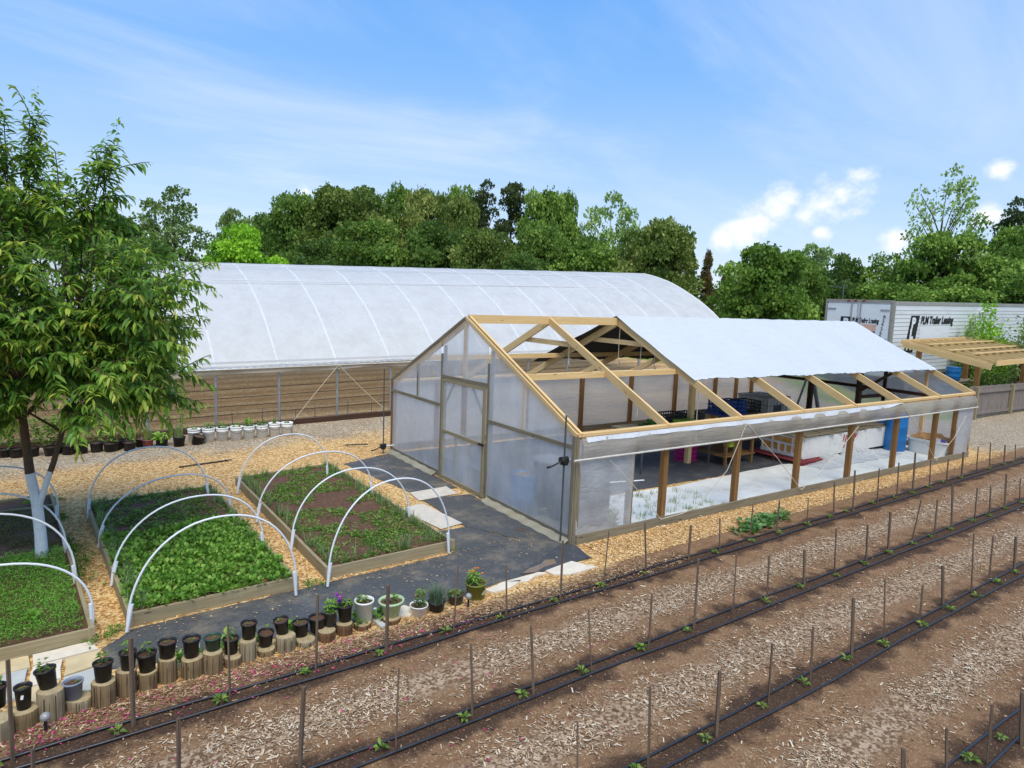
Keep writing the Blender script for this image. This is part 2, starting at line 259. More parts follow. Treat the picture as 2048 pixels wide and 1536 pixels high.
def mat_leaf(name, cols, transl=.35, rough=.5, spec=.3):
    """leaf colours chosen per leaf by the 'tint' attribute"""
    t = NT(name); a = t.n('ShaderNodeAttribute', attribute_name='tint').outputs['Fac']
    c = t.ramp(a, [(i / max(1, len(cols) - 1), k) for i, k in enumerate(cols)])
    p = t.n('ShaderNodeBsdfPrincipled', ins={'Base Color': c, 'Roughness': rough, 'Specular IOR Level': spec})
    tr = t.n('ShaderNodeBsdfTranslucent', ins={'Color': t.mix(.5, c, (.22, .32, .02, 1))})
    m = t.n('ShaderNodeMixShader', ins={0: transl, 1: p.outputs[0], 2: tr.outputs[0]}); t.link(m.outputs[0], t.out.inputs[0]); return t.mat
def mat_film(name, col=(.82, .84, .86, 1), clear=.3, transl=.4, rough=.35, streak=(3, 3, 3), dirt=None, dirt_amt=.35, wrinkle=.25, var=.15):
    """polythene: part clear, part scattering, a little sheen"""
    t = NT(name); co = t.coord(); sv = t.mapped(co, streak)
    n1 = t.noise(sv, 2.0, 6, .62); c = col
    if dirt: c = t.mix(t.mrange(t.noise(co, 1.3, 7, .7), .4, .75, 0, dirt_amt), col, dirt)
    nm = t.bump(t.noise(sv, 3.0, 5, .6, dist=1.2), wrinkle, .03)
    df = t.n('ShaderNodeBsdfPrincipled', ins={'Base Color': c, 'Roughness': rough, 'Specular IOR Level': .45, 'Normal': nm})
    tl = t.n('ShaderNodeBsdfTranslucent', ins={'Color': c, 'Normal': nm})
    m1 = t.n('ShaderNodeMixShader', ins={0: transl, 1: df.outputs[0], 2: tl.outputs[0]})
    tp = t.n('ShaderNodeBsdfTransparent', ins={'Color': (.97, .98, 1, 1)})
    fac = t.mrange(n1, .3, .7, max(0, clear - var), min(1, clear + var))
    m2 = t.n('ShaderNodeMixShader', ins={0: fac, 1: m1.outputs[0], 2: tp.outputs[0]}); t.link(m2.outputs[0], t.out.inputs[0]); return t.mat

M = {}
M['pine'] = mat_wood('new_pine_lumber', lin(240, 206, 148), lin(212, 168, 108), .7)
M['treated'] = mat_wood('treated_brown_lumber', lin(150, 112, 66), lin(112, 78, 44), .75, grain=45)
M['weathered'] = mat_wood('weathered_grey_lumber', lin(150, 138, 116), lin(104, 92, 74), .85, wear=lin(120, 124, 92), wear_amt=.35)
M['bedwood'] = mat_wood('bleached_bed_board', lin(176, 160, 126), lin(132, 116, 86), .85, wear=lin(122, 128, 96), wear_amt=.4)
M['stake'] = mat_wood('grey_brown_stake', lin(126, 106, 88), lin(78, 63, 52), .85, knots=False)
M['stump'] = mat_wood('cut_log_bark', lin(150, 126, 92), lin(72, 56, 38), .9, knots=False, grain=75, wear=lin(106, 98, 68), wear_amt=.5)
M['stump2'] = mat_wood('reddish_log_bark', lin(132, 98, 66), lin(66, 46, 30), .9, knots=False, grain=70)
M['stump3'] = mat_wood('grey_log_bark', lin(164, 148, 118), lin(92, 80, 60), .9, knots=False, grain=80)
M['stumptop'] = mat_plain('cut_log_end', lin(176, 156, 118), .85, .3, 25, bump=.3)
M['fence'] = mat_wood('grey_fence_board', lin(156, 144, 134), lin(104, 94, 88), .85, knots=False, wear=lin(112, 92, 78), wear_amt=.4)
M['darkwood'] = mat_wood('dark_stained_lumber', lin(86, 62, 48), lin(56, 40, 32), .8, knots=False)
M['film'] = mat_film('gable_polythene', (.93, .92, .905, 1), .4, .46, .28, (1.3, 1.3, .8), lin(206, 196, 170), .3, .45, .09)
M['film2'] = mat_film('side_polythene', (.86, .86, .86, 1), .44, .38, .28, (1.2, 1.2, 2.5), lin(206, 196, 176), .3, .5, .09)
M['curtain'] = mat_film('rolled_curtain_polythene', lin(206, 196, 180), .26, .45, .35, (.8, .8, 9), lin(172, 160, 140), .5, .6, .1)
M['backfilm'] = mat_film('back_wall_polythene', lin(226, 220, 212), .06, .5, .4, (.7, .7, 6), lin(190, 184, 172), .4, .5, .05)
M['whitefilm'] = mat_film('white_film_flap', (.86, .88, .92, 1), .04, .3, .35, (4, 4, 4), None, 0, .6, .03)
M['tunnel'] = mat_film('tunnel_polythene', (.84, .845, .845, 1), .06, .38, .32, (1.5, 1.5, .5), (.7, .7, .69, 1), .5, .6, .05)
M['bow'] = mat_plain('white_galvanised_bow', (.68, .68, .69, 1), .45, .05, 4)
M['steel'] = mat_plain('galvanised_steel', lin(160, 164, 168), .45, .18, 9, metal=.6)
M['darksteel'] = mat_plain('dull_steel', lin(96, 98, 100), .5, .2, 9, metal=.5)
M['pvc'] = mat_plain('white_pvc', lin(226, 228, 232), .4, .06, 5, spec=.5)
M['black'] = mat_plain('black_plastic', lin(30, 31, 33), .5, .25, 14, spec=.45, dirt=lin(110, 98, 82), dirt_amt=.42, dscale=7)
M['hose'] = mat_plain('black_poly_hose', lin(44, 44, 48), .38, .2, 12, spec=.6)
M['white'] = mat_plain('white_plastic', lin(240, 240, 236), .4, .04, 5, spec=.5, dirt=lin(196, 190, 172), dirt_amt=.25, dscale=8)
M['blue'] = mat_plain('blue_barrel_plastic', lin(24, 112, 180), .4, .12, 3, spec=.5)
M['crateblue'] = mat_plain('blue_crate_plastic', lin(36, 74, 148), .45, .1, 5)
M['pink'] = mat_plain('magenta_crate_plastic', lin(190, 40, 120), .45, .12, 5)
M['lime'] = mat_plain('lime_crate_plastic', lin(176, 206, 62), .45, .1, 5)
M['potsoil'] = mat_plain('potting_soil', lin(108, 76, 56), .95, .45, 70, bump=.8)
# ================================================================ ground
def ground_material():
    t = NT('garden_ground'); co = t.coord(); sx = t.n('ShaderNodeSeparateXYZ', ins={0: co}); X, Y = sx.outputs[0], sx.outputs[1]
    n_lo = t.noise(co, .9, 4); n_md = t.noise(co, 4.5, 5, .65); n_hi = t.noise(co, 38, 5, .7)
    vo = t.n('ShaderNodeTexVoronoi', ins={'Vector': t.mapped(co, (1, 1, 1)), 'Scale': 42.0}); chipc = vo.outputs['Color']
    cf = t.n('ShaderNodeSeparateColor', ins={0: chipc}).outputs[0]
    vo2 = t.n('ShaderNodeTexVoronoi', ins={'Vector': co, 'Scale': 95.0}); cf2 = t.n('ShaderNodeSeparateColor', ins={0: vo2.outputs['Color']}).outputs[0]
    cmix = t.math('ADD', t.math('MULTIPLY', cf, .55), t.math('MULTIPLY', n_hi, .5))
    # tilled field soil
    soil = t.ramp(t.math('ADD', t.math('MULTIPLY', n_md, .5), t.math('MULTIPLY', n_hi, .55)), [(.32, lin(98, 72, 52)), (.52, lin(134, 102, 74)), (.74, lin(158, 126, 96))])
    soil = t.mix(t.mrange(cf2, .9, .97, 0, .6), soil, lin(196, 168, 132))
    wet = lin(66, 51, 42)
    def row_d(a, b):                                    # distance from a row line y = a + b x
        return t.math('ABSOLUTE', t.math('SUBTRACT', Y, t.math('MULTIPLY_ADD', X, b, a)))
    edge = t.math('MULTIPLY', t.math('SUBTRACT', n_md, .5), .34)
    edge2 = t.math('MULTIPLY', t.math('SUBTRACT', t.noise(co, 2.2, 3), .5), .4)
    out = soil
    strip_c = t.ramp(cmix, [(.36, lin(106, 82, 62)), (.5, lin(150, 122, 96)), (.72, lin(196, 172, 144))])
    for a, b in STRIPS:
        d = t.math('ADD', row_d(a, b), t.math('MULTIPLY', edge, 1.0)); out = t.mix(t.mrange(d, .06, .26, .75, 0), out, strip_c)
    for a, b in ROWS:
        d = t.math('ADD', row_d(a, b), t.math('ADD', edge, edge2))
        out = t.mix(t.mrange(d, .1, .24, .9, 0), out, t.mix(t.mrange(cf2, .8, .9, 0, .5), wet, lin(120, 92, 70)))
    field = out
    # fresh yellow chips and older greyish chips
    yel = t.ramp(cmix, [(.25, lin(150, 104, 58)), (.48, lin(206, 160, 98)), (.75, lin(236, 204, 150))])
    gry = t.ramp(cmix, [(.25, lin(112, 92, 70)), (.5, lin(164, 144, 116)), (.78, lin(200, 186, 164))])
    far_f = t.mrange(t.math('ADD', t.math('MULTIPLY_ADD', X, -.1, Y), t.math('MULTIPLY', t.math('SUBTRACT', n_lo, .5), 2.2)), 6.9, 8.1)
    right_f = t.mrange(t.math('ADD', X, t.math('MULTIPLY', t.math('SUBTRACT', n_lo, .5), 2)), 12.2, 13.6)
    yard = t.mix(t.math('MAXIMUM', far_f, right_f), yel, gry)
    yard = t.mix(t.mrange(n_lo, .5, .75, 0, .3), yard, lin(140, 110, 80))
    # edge between field and yard: y = yb(x)
    yb = t.math('ADD', t.mrange(X, -.7, .4, -.93, -.72, 'LINEAR'), t.math('MULTIPLY_ADD', t.math('MAXIMUM', X, 0.0), .035, t.math('MULTIPLY', t.math('SUBTRACT', n_md, .5), .28)))
    isfield = t.mrange(t.math('SUBTRACT', Y, yb), .1, -.1)
    c = t.mix(isfield, yard, field)
    # polytunnel floor: straw coloured and brown bands along the tunnel
    band = t.math('SINE', t.math('MULTIPLY', t.math('MULTIPLY_ADD', X, .064, Y), 5.2))
    tun = t.mix(t.mrange(t.math('ADD', band, t.math('MULTIPLY', t.math('SUBTRACT', n_lo, .5), 5.0)), -1.2, 1.3), t.ramp(cmix, [(.3, lin(160, 124, 86)), (.7, lin(210, 172, 126))]), t.ramp(cmix, [(.3, lin(186, 148, 102)), (.7, lin(236, 204, 156))]))
    tun = t.mix(t.mrange(t.noise(co, 9, 6, .75), .35, .7, 0, .6), tun, lin(150, 114, 78))
    c = t.mix(t.mrange(t.math('MULTIPLY_ADD', X, .064, Y), 9.0, 9.12), c, tun)
    grs = t.ramp(t.math('ADD', t.math('MULTIPLY', n_hi, .6), t.math('MULTIPLY', n_lo, .5)), [(.35, lin(84, 104, 44)), (.55, lin(128, 138, 62)), (.75, lin(176, 166, 96))])
    gmask = t.math('MAXIMUM', t.mrange(t.math('MULTIPLY_ADD', X, .064, Y), 19.4, 19.9), t.math('MULTIPLY', t.mrange(X, 16.0, 17.2), t.mrange(Y, 2.3, 2.6)))
    gmask = t.math('MAXIMUM', gmask, t.mrange(X, 30, 36)); gmask = t.math('MAXIMUM', gmask, t.mrange(Y, -14, -18))
    c = t.mix(gmask, c, grs)
    h = t.math('ADD', t.math('MULTIPLY', cf, .5), t.math('MULTIPLY', n_hi, 1.0))
    t.principled(**{'Base Color': c, 'Roughness': .95, 'Specular IOR Level': .1, 'Normal': t.bump(h, .7, .02)})
    return t.mat
ROWS = [(-1.21, .031), (-2.43, .022), (-3.58, .018), (-4.80, .015), (-6.05, .015)]
STRIPS = [(-1.84, .026), (-3.03, .02), (-4.22, .016), (-5.45, .015), (-6.7, .015)]
def make_ground():
    xs = np.concatenate([[-400, -150, -60, -25], np.arange(-14, 34.1, .5), [45, 70, 130, 250, 500]])
    ys = np.concatenate([[-300, -100, -40, -20], np.arange(-9, 24.1, .5), [32, 45, 70, 130, 260, 500]])
    XX, YY = np.meshgrid(xs, ys, indexing='ij')
    Z = np.vectorize(gz)(XX, YY)
    v = np.stack([XX, YY, Z], -1).reshape(-1, 3); ny = len(ys); i = np.arange(len(xs) - 1)[:, None] * ny + np.arange(ny - 1)[None]
    f = np.stack([i, i + ny, i + ny + 1, i + 1], -1).reshape(-1, 4)
    return tag(np_mesh('ground', v, f, ground_material(), smoothf=True), kind='structure')
make_ground()

# ---- loose wood chips, bark slivers and petals lying on the ground: nobody could count them
def mat_tint(name, cols, rough=.9, transl=0.0):
    t = NT(name); a = t.n('ShaderNodeAttribute', attribute_name='tint').outputs['Fac']
    t.principled(**{'Base Color': t.ramp(a, [(i / (len(cols) - 1), k) for i, k in enumerate(cols)]), 'Roughness': rough, 'Specular IOR Level': .15}); return t.mat
def scatter(name, label, x, y, L, Wd, cols, z=.004, tilt=.25):
    P = np.stack([x, y, np.full(len(x), z) + rng.uniform(0, .006, len(x))], 1)
    v, f = chips(P, L, Wd, tilt=tilt)
    o = np_mesh(name, v, f, mat_tint(name, cols), tint=rng.uniform(0, 1, len(x)))
    return tag(o, label, 'litter', kind='stuff')
def near_x(n, lo, hi, p=1.7):      # denser towards the camera end
    return lo + (hi - lo) * rng.uniform(0, 1, n) ** p
xs, ys = [], []
for a, b in STRIPS:
    n = 24000; x = near_x(n, -6.4, 13, 1.5); y = a + b * x + rng.normal(0, .16, n)
    keep = vnoise(x, y, 2.6, 3) + vnoise(x, y, 9, 5) * .5 > .62; xs.append(x[keep]); ys.append(y[keep])
x = np.concatenate(xs); y = np.concatenate(ys); n = len(x)
scatter('wood_chips', 'pale bleached wood chips in strips between the drip rows', x, y, np.where(rng.uniform(0, 1, n) < .12, rng.uniform(.015, .034, n), rng.uniform(.003, .022, n)), rng.uniform(.0018, .0075, n), [lin(98, 73, 52), lin(150, 120, 92), lin(184, 156, 124), lin(200, 176, 146), lin(216, 200, 176)])
n = 13000; x = near_x(n, -6.5, 14, 1.6); y = rng.uniform(-6.2, -.85, n) + np.maximum(0, x) * .03
scatter('bark_litter', 'small brown bark bits over the tilled soil', x, y, rng.uniform(.003, .012, n), rng.uniform(.0015, .0045, n), [lin(74, 50, 36), lin(112, 82, 58), lin(150, 114, 82), lin(200, 168, 130)])
n = 52000; x = np.concatenate([rng.uniform(-8, .3, n * 6 // 10), near_x(n - n * 6 // 10, .1, 13, 1.4)]); y = np.where(x < .3, rng.uniform(.1, 7.2, n), 0)
sel = np.arange(n) >= n * 6 // 10; y[sel] = rng.uniform(-.78, -.1, sel.sum()) + np.maximum(0, x[sel]) * .03 * 1
k = ~((x > -.05) & (y > -.03)) & ~((x > -5.36) & (x < -.1) & (y < .26 + (x + 5.1) * .06) & (y > -.6)) & ~((x > -1.5) & (x < .02) & (y < 2.9) & (y > -.5)) & ~((x > -1.27) & (x < .02) & (y < 5.4))
k &= ~((x > -5.28 - .05 * y) & (x < -3.56 - .03 * y) & (y > .34) & (y < 4.2)) & ~((x > -3.16) & (x < -1.56) & (y > .5) & (y < 4.7)) & ~((x < -5.44 - .07 * y) & (y > .1) & (y < 4.8)); x, y = x[k], y[k]; n = len(x)
scatter('mulch_chips', 'fresh yellow wood chips on the paths round the beds', x, y, rng.uniform(.006, .022, n), rng.uniform(.003, .008, n), [lin(150, 104, 60), lin(204, 156, 96), lin(232, 192, 132), lin(246, 222, 176)])
n = 7000; x = near_x(n, -6.4, 1.0, 1.2); y = rng.normal(-1.02, .11, n)
# a few stray chips blown onto the black cloth
scatter('path_edge_mulch', 'tan wood chips heaped along the foot of the log stumps', x, y, rng.uniform(.006, .026, n), rng.uniform(.002, .006, n), [lin(88, 62, 44), lin(140, 106, 76), lin(180, 146, 110), lin(214, 190, 156)])
n = 800; x = -6.3 + 4.2 * rng.uniform(0, 1, n) ** 2.2; y = -1.13 + rng.normal(0, .13, n); far = rng.uniform(0, 1, n) < .16
x = np.where(far, rng.uniform(-6, -1, n), x); y = np.where(far, rng.uniform(-3.2, -1.1, n), y)
scatter('fallen_petals', 'magenta fallen petals among the chips below the stumps', x, y, rng.uniform(.005, .012, n), rng.uniform(.004, .008, n), [lin(136, 26, 80), lin(192, 44, 114), lin(214, 88, 146), lin(176, 60, 70)], z=.009, tilt=.5)

# ---------------------------------------------------------------- black landscape cloth, paving
M['cloth'] = (lambda t: (t.principled(**{'Base Color': t.mix(t.mrange(t.noise(t.coord(), 2.1, 7, .72), .46, .7, 0, .7), t.ramp(t.noise(t.coord(), 60, 3), [(.3, lin(64, 64, 63)), (.7, lin(90, 89, 87))]), lin(138, 124, 104)),
    'Roughness': t.mrange(t.noise(t.coord(), 1.5, 5), .35, .7, .45, .85), 'Specular IOR Level': .4, 'Normal': t.bump(t.noise(t.coord(), 5, 6, .6, dist=1.0), .55, .04)}), t.mat)[1])(NT('black_landscape_cloth'))
M['whitecloth'] = mat_plain('white_ground_cloth', lin(222, 222, 216), .75, .1, 3, dirt=lin(168, 158, 134), dirt_amt=.55, dscale=2.2, bump=.15)
M['tarred'] = mat_plain('dusty_black_cloth', lin(72, 73, 76), .7, .25, 5, dirt=lin(128, 120, 108), dirt_amt=.6, dscale=2.6, bump=.2)
M['paleboard'] = mat_plain('pale_dusty_board', lin(206, 196, 180), .85, .12, 7, dirt=lin(150, 128, 98), dirt_amt=.5)
def sheet(name, label, poly, z, m, cat='ground cloth', th=.003, wob=.0):
    """thin laid sheet: polygon edges subdivided and slightly ragged"""
    pts = []
    for i in range(len(poly)):
        a, b = np.array(poly[i], float), np.array(poly[(i + 1) % len(poly)], float); k = max(1, int(np.linalg.norm(b - a) / .12))
        for q in range(k): pts.append(tuple(a + (b - a) * q / k + (rng.normal(0, wob, 2) if q else 0)))
    mb = MB().prism(pts, z - th, z, 0); return tag(mb.build(name, m), label, cat)
sheet('landscape_cloth', 'long black cloth strip on the path in front of the beds', [(-5.33, -.02), (-5.09, .23), (-3.15, .36), (-1.57, .44), (-1.5, .6), (-.85, .5), (-.1, .32), (-.1, -.52), (-1.5, -.56), (-2.4, -.7), (-3.25, -.64), (-5.0, -.5), (-5.32, -.42)], .006, M['cloth'], wob=.008)
sheet('landscape_cloth', 'dark cloth patch by the far left corner of the plastic gable', [(-1.25, 5.25), (-.04, 5.72), (-.1, 2.95), (-.88, 2.78)], .006, M['cloth'], wob=.006)
sheet('landscape_cloth', 'grey cloth panel along the foot of the gable near its right corner', [(-.93, 2.66), (-.1, 2.5), (-.1, .16), (-.5, .3), (-.94, 1.24)], .011, M['cloth'], wob=.006)
sheet('landscape_cloth', 'small dusty cloth piece beside the onion edge of the bed', [(-1.5, 1.22), (-.9, 1.2), (-.55, .32), (-1.45, .48)], .009, M['cloth'], wob=.006)
sheet('landscape_cloth', 'folded grey cloth at the greenhouse corner with a pale turned edge', [(-1.2, -.5), (-.1, .07), (-.02, -.1), (-.12, -.5), (-.9, -.56)], .0135, M['tarred'], wob=.004)
sheet('pale_board', 'pale flat board on the black cloth before the door, the smaller one', [(-.95, 3.0), (-.25, 3.06), (-.28, 2.62), (-1.0, 2.56)], .018, M['paleboard'], 'board', .006)
sheet('pale_board', 'larger pale board on the black cloth beside the onion rows', [(-1.44, 2.3), (-1.02, 2.42), (-.92, 1.34), (-1.3, 1.26)], .018, M['paleboard'], 'board', .006)
sheet('puddle', 'shallow brown puddle on the black cloth near the white stones', [(-1.16, -.5), (-1.0, -.42), (-.8, -.38), (-.68, -.3), (-.56, -.34), (-.62, -.46), (-.82, -.47), (-1.0, -.55)], .0155, mat_plain('puddle_water', lin(136, 112, 86), .08, .15, 3, spec=.6), 'puddle', .001, .012)
sheet('puddle', 'tiny puddle on the grey cloth at the foot of the gable', [(-.42, .78), (-.3, .86), (-.22, .7), (-.34, .62)], .0135, mat_plain('puddle_mud', lin(84, 68, 52), .12, .15, 3, spec=.5), 'puddle', .001, .01)
flag_m = [mat_plain('tan_flagstone', lin(206, 184, 142), .85, .15, 9, bump=.3), mat_plain('grey_flagstone', lin(186, 186, 178), .85, .12, 9, bump=.3), mat_plain('cream_flagstone', lin(222, 208, 186), .85, .12, 9, bump=.3)]
for poly, k, lab in [([(-6.4, .06), (-5.86, .1), (-5.84, -.12), (-6.4, -.16)], 0, 'tan flagstone under the left bed corner, at the picture edge'),
                     ([(-5.83, .1), (-5.41, .12), (-5.36, -.06), (-5.82, -.1)], 2, 'long cream flagstone along the front board of the left bed'),
                     ([(-5.82, -.12), (-5.62, -.1), (-5.63, -.42), (-5.83, -.44)], 2, 'square cream flagstone behind the tilted black pot'),
                     ([(-5.6, -.1), (-5.35, -.08), (-5.36, -.34), (-5.61, -.4)], 0, 'tan flagstone beside the end of the black path cloth'),
                     ([(-5.61, -.42), (-5.36, -.37), (-5.4, -.72), (-5.62, -.76)], 1, 'grey flagstone behind the tallest left stump'),
                     ([(-6.02, -.14), (-5.86, -.13), (-5.87, -.56), (-6.03, -.58)], 1, 'grey flagstone behind the pot with the white tag'),
                     ([(-6.4, -.18), (-6.04, -.16), (-6.05, -.62), (-6.4, -.66)], 0, 'tan flagstone at the left picture edge behind the stumps'),
                     ([(-5.86, -.46), (-5.64, -.44), (-5.64, -.78), (-5.87, -.8)], 0, 'tan flagstone between the two grey flagstones')]:
    sheet('flagstone', lab, poly, .03, flag_m[k], 'paving stone', .028, .008)
for poly, lab in [([(-1.78, -.68), (-1.5, -.6), (-1.28, -.66), (-1.5, -.76), (-1.72, -.78)], 'small white broken slab beside the orange flower pot'),
                  ([(-1.48, -.6), (-.98, -.57), (-.9, -.64), (-1.24, -.72)], 'white slab under the edge of the cloth with the puddle'),
                  ([(-.88, -.58), (-.42, -.5), (-.26, -.78), (-.7, -.8), (-.86, -.7)], 'large pale slab below the greenhouse corner'),
                  ([(-2.84, -.62), (-2.7, -.58), (-2.62, -.72), (-2.74, -.82), (-2.85, -.76)], 'tan flat stone between the sage planter and the white pot'),
                  ([(-3.1, -.72), (-2.98, -.72), (-2.94, -.86), (-3.08, -.9)], 'grey flat stone at the foot of the sage planter')]:
    sheet('flat_stone', lab, poly, .022, flag_m[2 if 'grey' not in lab else 1], 'stone', .02, .01)
tag(MB().beam((-3.1, -.42, .02), (-2.82, -.68, .03), .03, .012).build('white_strip', M['pvc']), 'white plastic strip lying behind the white bucket', 'strip')

n = 420; x = rng.uniform(-5.2, -.15, n); y = np.where(rng.uniform(0, 1, n) < .6, .34 + (x + 5.1) * .05 - np.abs(rng.normal(0, .12, n)), rng.uniform(-.5, .2, n)); k = (y > -.55) & (y < .3 + (x + 5.1) * .05); x, y = x[k], y[k]; n = len(x)
scatter('stray_chips', 'stray chips and dry leaf bits on the black path cloth', x, y, rng.uniform(.005, .016, n), rng.uniform(.003, .007, n), [lin(140, 110, 76), lin(196, 160, 110), lin(220, 196, 156)], z=.015)

# clods of soil
n = 9000; x = near_x(n, -6.4, 11, 1.5); y = rng.uniform(-6.0, -.95, n) + np.maximum(0, x) * .03; k = vnoise(x, y, 1.6, 17) + vnoise(x, y, 7, 19) * .6 > .75; x, y = x[k], y[k]; n = len(x)
oc = np.array([[1, 0, 0], [0, 1, 0], [-1, 0, 0], [0, -1, 0], [0, 0, .8], [0, 0, -.4]], float); of = np.array([[0, 1, 4], [1, 2, 4], [2, 3, 4], [3, 0, 4], [1, 0, 5], [2, 1, 5], [3, 2, 5], [0, 3, 5]])
sz = .003 + .011 * rng.uniform(0, 1, n) ** 3; vv = (oc[None] * sz[:, None, None] * rng.uniform(.6, 1.3, (n, 6, 3))) + np.stack([x, y, np.full(n, .002)], 1)[:, None]
ff = (np.arange(n)[:, None, None] * 6 + of[None]).reshape(-1, 3)
tag(np_mesh('soil_clods', vv.reshape(-1, 3), ff, mat_tint('soil_clod', [lin(92, 68, 46), lin(128, 98, 68), lin(156, 124, 92)]), tint=np.repeat(rng.uniform(0, 1, n), 8)), 'small crumbled soil clods across the field rows', 'soil', kind='stuff')
# ================================================================ timber shade house
def make_house():
    H = thing('shade_house', 'pine framed shade house with plastic gable, open roll up side and white roof sheet', 'greenhouse', (LEN / 2, W / 2, 0))
    def P(mb, name, m, par=H):
        o = mb.build(name, m); o.parent = par
        o.matrix_parent_inverse = Matrix.Translation((-LEN / 2, -W / 2, 0)); return o
    def sub(mb, name, m, par):                                   # sub-part: same world coordinates
        o = mb.build(name, m); o.parent = par
        o.matrix_parent_inverse = Matrix.Identity(4); return o
    slope = lambda y: HE + (HR - HE) * (y / (W / 2)) if y <= W / 2 else HE + (HR - HE) * ((W - y) / (W / 2))
    # ground boards
    b = MB(); cuts = [0, 3.6, 8.1, LEN]
    for i in range(3): b.beam((cuts[i] + .004, -.058, .065 + .004 * (i % 2)), (cuts[i + 1], -.058, .065), .035, .13)
    P(b, 'sill_board', M['weathered'])
    P(MB().beam((0, W + .058, .07), (LEN, W + .058, .07), .035, .14), 'sill_board', M['weathered'])
    P(MB().beam((-.02, .04, .05), (-.02, 2.1, .05), .035, .1), 'sill_board', M['weathered']); P(MB().beam((-.02, 3.78, .05), (-.02, W, .05), .035, .1), 'sill_board', M['weathered'])
    P(MB().beam((LEN + .02, 0, .06), (LEN + .02, W, .06), .035, .12), 'sill_board', M['weathered'])
    # posts
    for side, yy in ((0, 0.0), (1, W)):
        xs = [k * BAY for k in range(8)] + [.98, LEN - .72]
        for x in xs:
            corner = x < .01 or x > LEN - .01 or side == 0 and (x == .98)
            w = .085 if x not in (.98, LEN - .72) else .07
            P(MB().post(x, yy, 0, HE - .06, w, .085), 'post', M['weathered' if x < 1 and side == 0 else 'treated'])
    for x, y in ((3 * BAY + .02, 2.42), (6 * BAY, W / 2), (6 * BAY, 1.7)):
        P(MB().post(x, y, 0, slope(y) - .14, .1, .1), 'post', M['pine' if x < 6 else 'darkwood'])
    # plates
    P(MB().beam((-.03, 0, HE - .03), (LEN + .03, 0, HE - .03), .1, .04).beam((0, -.012, HE - .075), (LEN, -.012, HE - .075), .035, .05), 'top_plate', M['pine'])
    P(MB().beam((-.03, W, HE - .03), (LEN + .03, W, HE - .03), .1, .04), 'top_plate', M['pine'])
    # rafters
    n = Vector((0, -(HR - HE), W / 2)).normalized(); n2 = Vector((0, (HR - HE), W / 2)).normalized()
    hh = .125
    for k in range(8):
        x = k * BAY + (0.02 if k == 0 else -.02 if k == 7 else 0)
        a = Vector((x, -.05, HE - .02)); e = Vector((x, W / 2 - .022, HR)); r = MB().beam(a + n * -hh * .35, e - n * hh * .5, .04, hh, up=n)
        P(r, 'rafter', M['pine'])
        a = Vector((x, W + .05, HE - .02)); e = Vector((x, W / 2 + .022, HR)); P(MB().beam(a - n2 * hh * .35, e - n2 * hh * .5, .04, hh, up=n2), 'rafter', M['pine'])
        if k:
            y0 = W / 2 * .24
            P(MB().beam((x + .042, W / 2 - .78, 2.45), (x + .042, W / 2 + .78, 2.45), .036, .09), 'collar_tie', M['pine'])
    P(MB().beam((0, W / 2, HR - .05), (3.1, W / 2, HR - .05), .036, .14).beam((3.1, W / 2 + .001, HR - .05), (LEN, W / 2, HR - .05), .036, .14), 'ridge_board', M['pine'])
    for yy in (1.37, W - 1.37):
        b = MB()
        for k in range(7): b.beam((k * BAY + .03, yy, slope(yy) - .1), ((k + 1) * BAY - .03, yy, slope(yy) - .1), .04, .09)
        P(b, 'purlin', M['pine'])
    # ---- near gable: studs, rails, film
    gx = -.022
    P(MB().post(gx, 3.72, 0, 2.2, .042, .05).post(gx + .035, 3.68, 0, slope(3.73) - .15, .04), 'gable_post', M['weathered'])
    P(MB().post(gx, 2.17, 0, 2.18, .042, .05).post(gx + .035, 2.14, 0, slope(2.17) - .15, .04), 'gable_post', M['weathered'])
    P(MB().post(gx + .02, 2.97, 1.84, slope(2.91) - .16, .036, .09), 'gable_stud', M['pine'])
    P(MB().post(gx + .01, 1.22, 1.3, slope(1.22) - .12, .036, .055), 'gable_stud', M['pine'])
    P(MB().post(gx + .01, 4.69, 1.3, slope(4.69) - .12, .036, .055), 'gable_stud', M['weathered'])
    P(MB().beam((gx - .02, W, 1.275), (gx - .02, 3.78, 1.29), .036, .055), 'gable_rail', M['weathered'])
    P(MB().beam((gx - .02, 2.12, 1.28), (gx - .02, .02, 1.3), .036, .055), 'gable_rail', M['weathered'])
    P(MB().beam((gx - .02, 3.7, 1.8), (gx - .02, 2.2, 1.83), .036, .07), 'gable_rail', M['weathered'])
    P(MB().beam((gx - .026, -.04, HE - .03), (gx - .026, W / 2 - .01, HR - .035), .02, .05, up=n), 'batten', M['pine'])
    P(MB().beam((gx - .026, W + .04, HE - .03), (gx - .026, W / 2 + .01, HR - .035), .02, .05, up=n2), 'batten', M['weathered'])
    P(MB().post(gx - .03, .0, 0, HE - .04, .03, .06), 'batten', M['weathered'])
    fx = gx - .012
    def film_panel(y0, y1, zlo, zhi, nm='gable_film', nu=16, nv=16):
        def fn(u, v):
            y = y0 + (y1 - y0) * u; t = min(zhi(y), slope(y) - .02); z = zlo + (t - zlo) * v
            return (fx + .012 * math.sin(y * 5.1 + z * 2.2) * math.sin(PI * u) * math.sin(PI * v) + .003 * math.sin(y * 17 + z * 6), y, z)
        return P(MB().grid(fn, nu, nv), nm, M['film'])
    film_panel(3.76, W, .02, lambda y: 9)
    film_panel(.0, 2.14, .02, lambda y: 9)
    film_panel(2.2, 3.7, 1.84, lambda y: 9, nu=12, nv=10)
    SK = mat_film('algae_stained_skirt', lin(206, 198, 172), .2, .35, .4, (2, 2, 2), lin(160, 150, 108), .6, .5, .1)
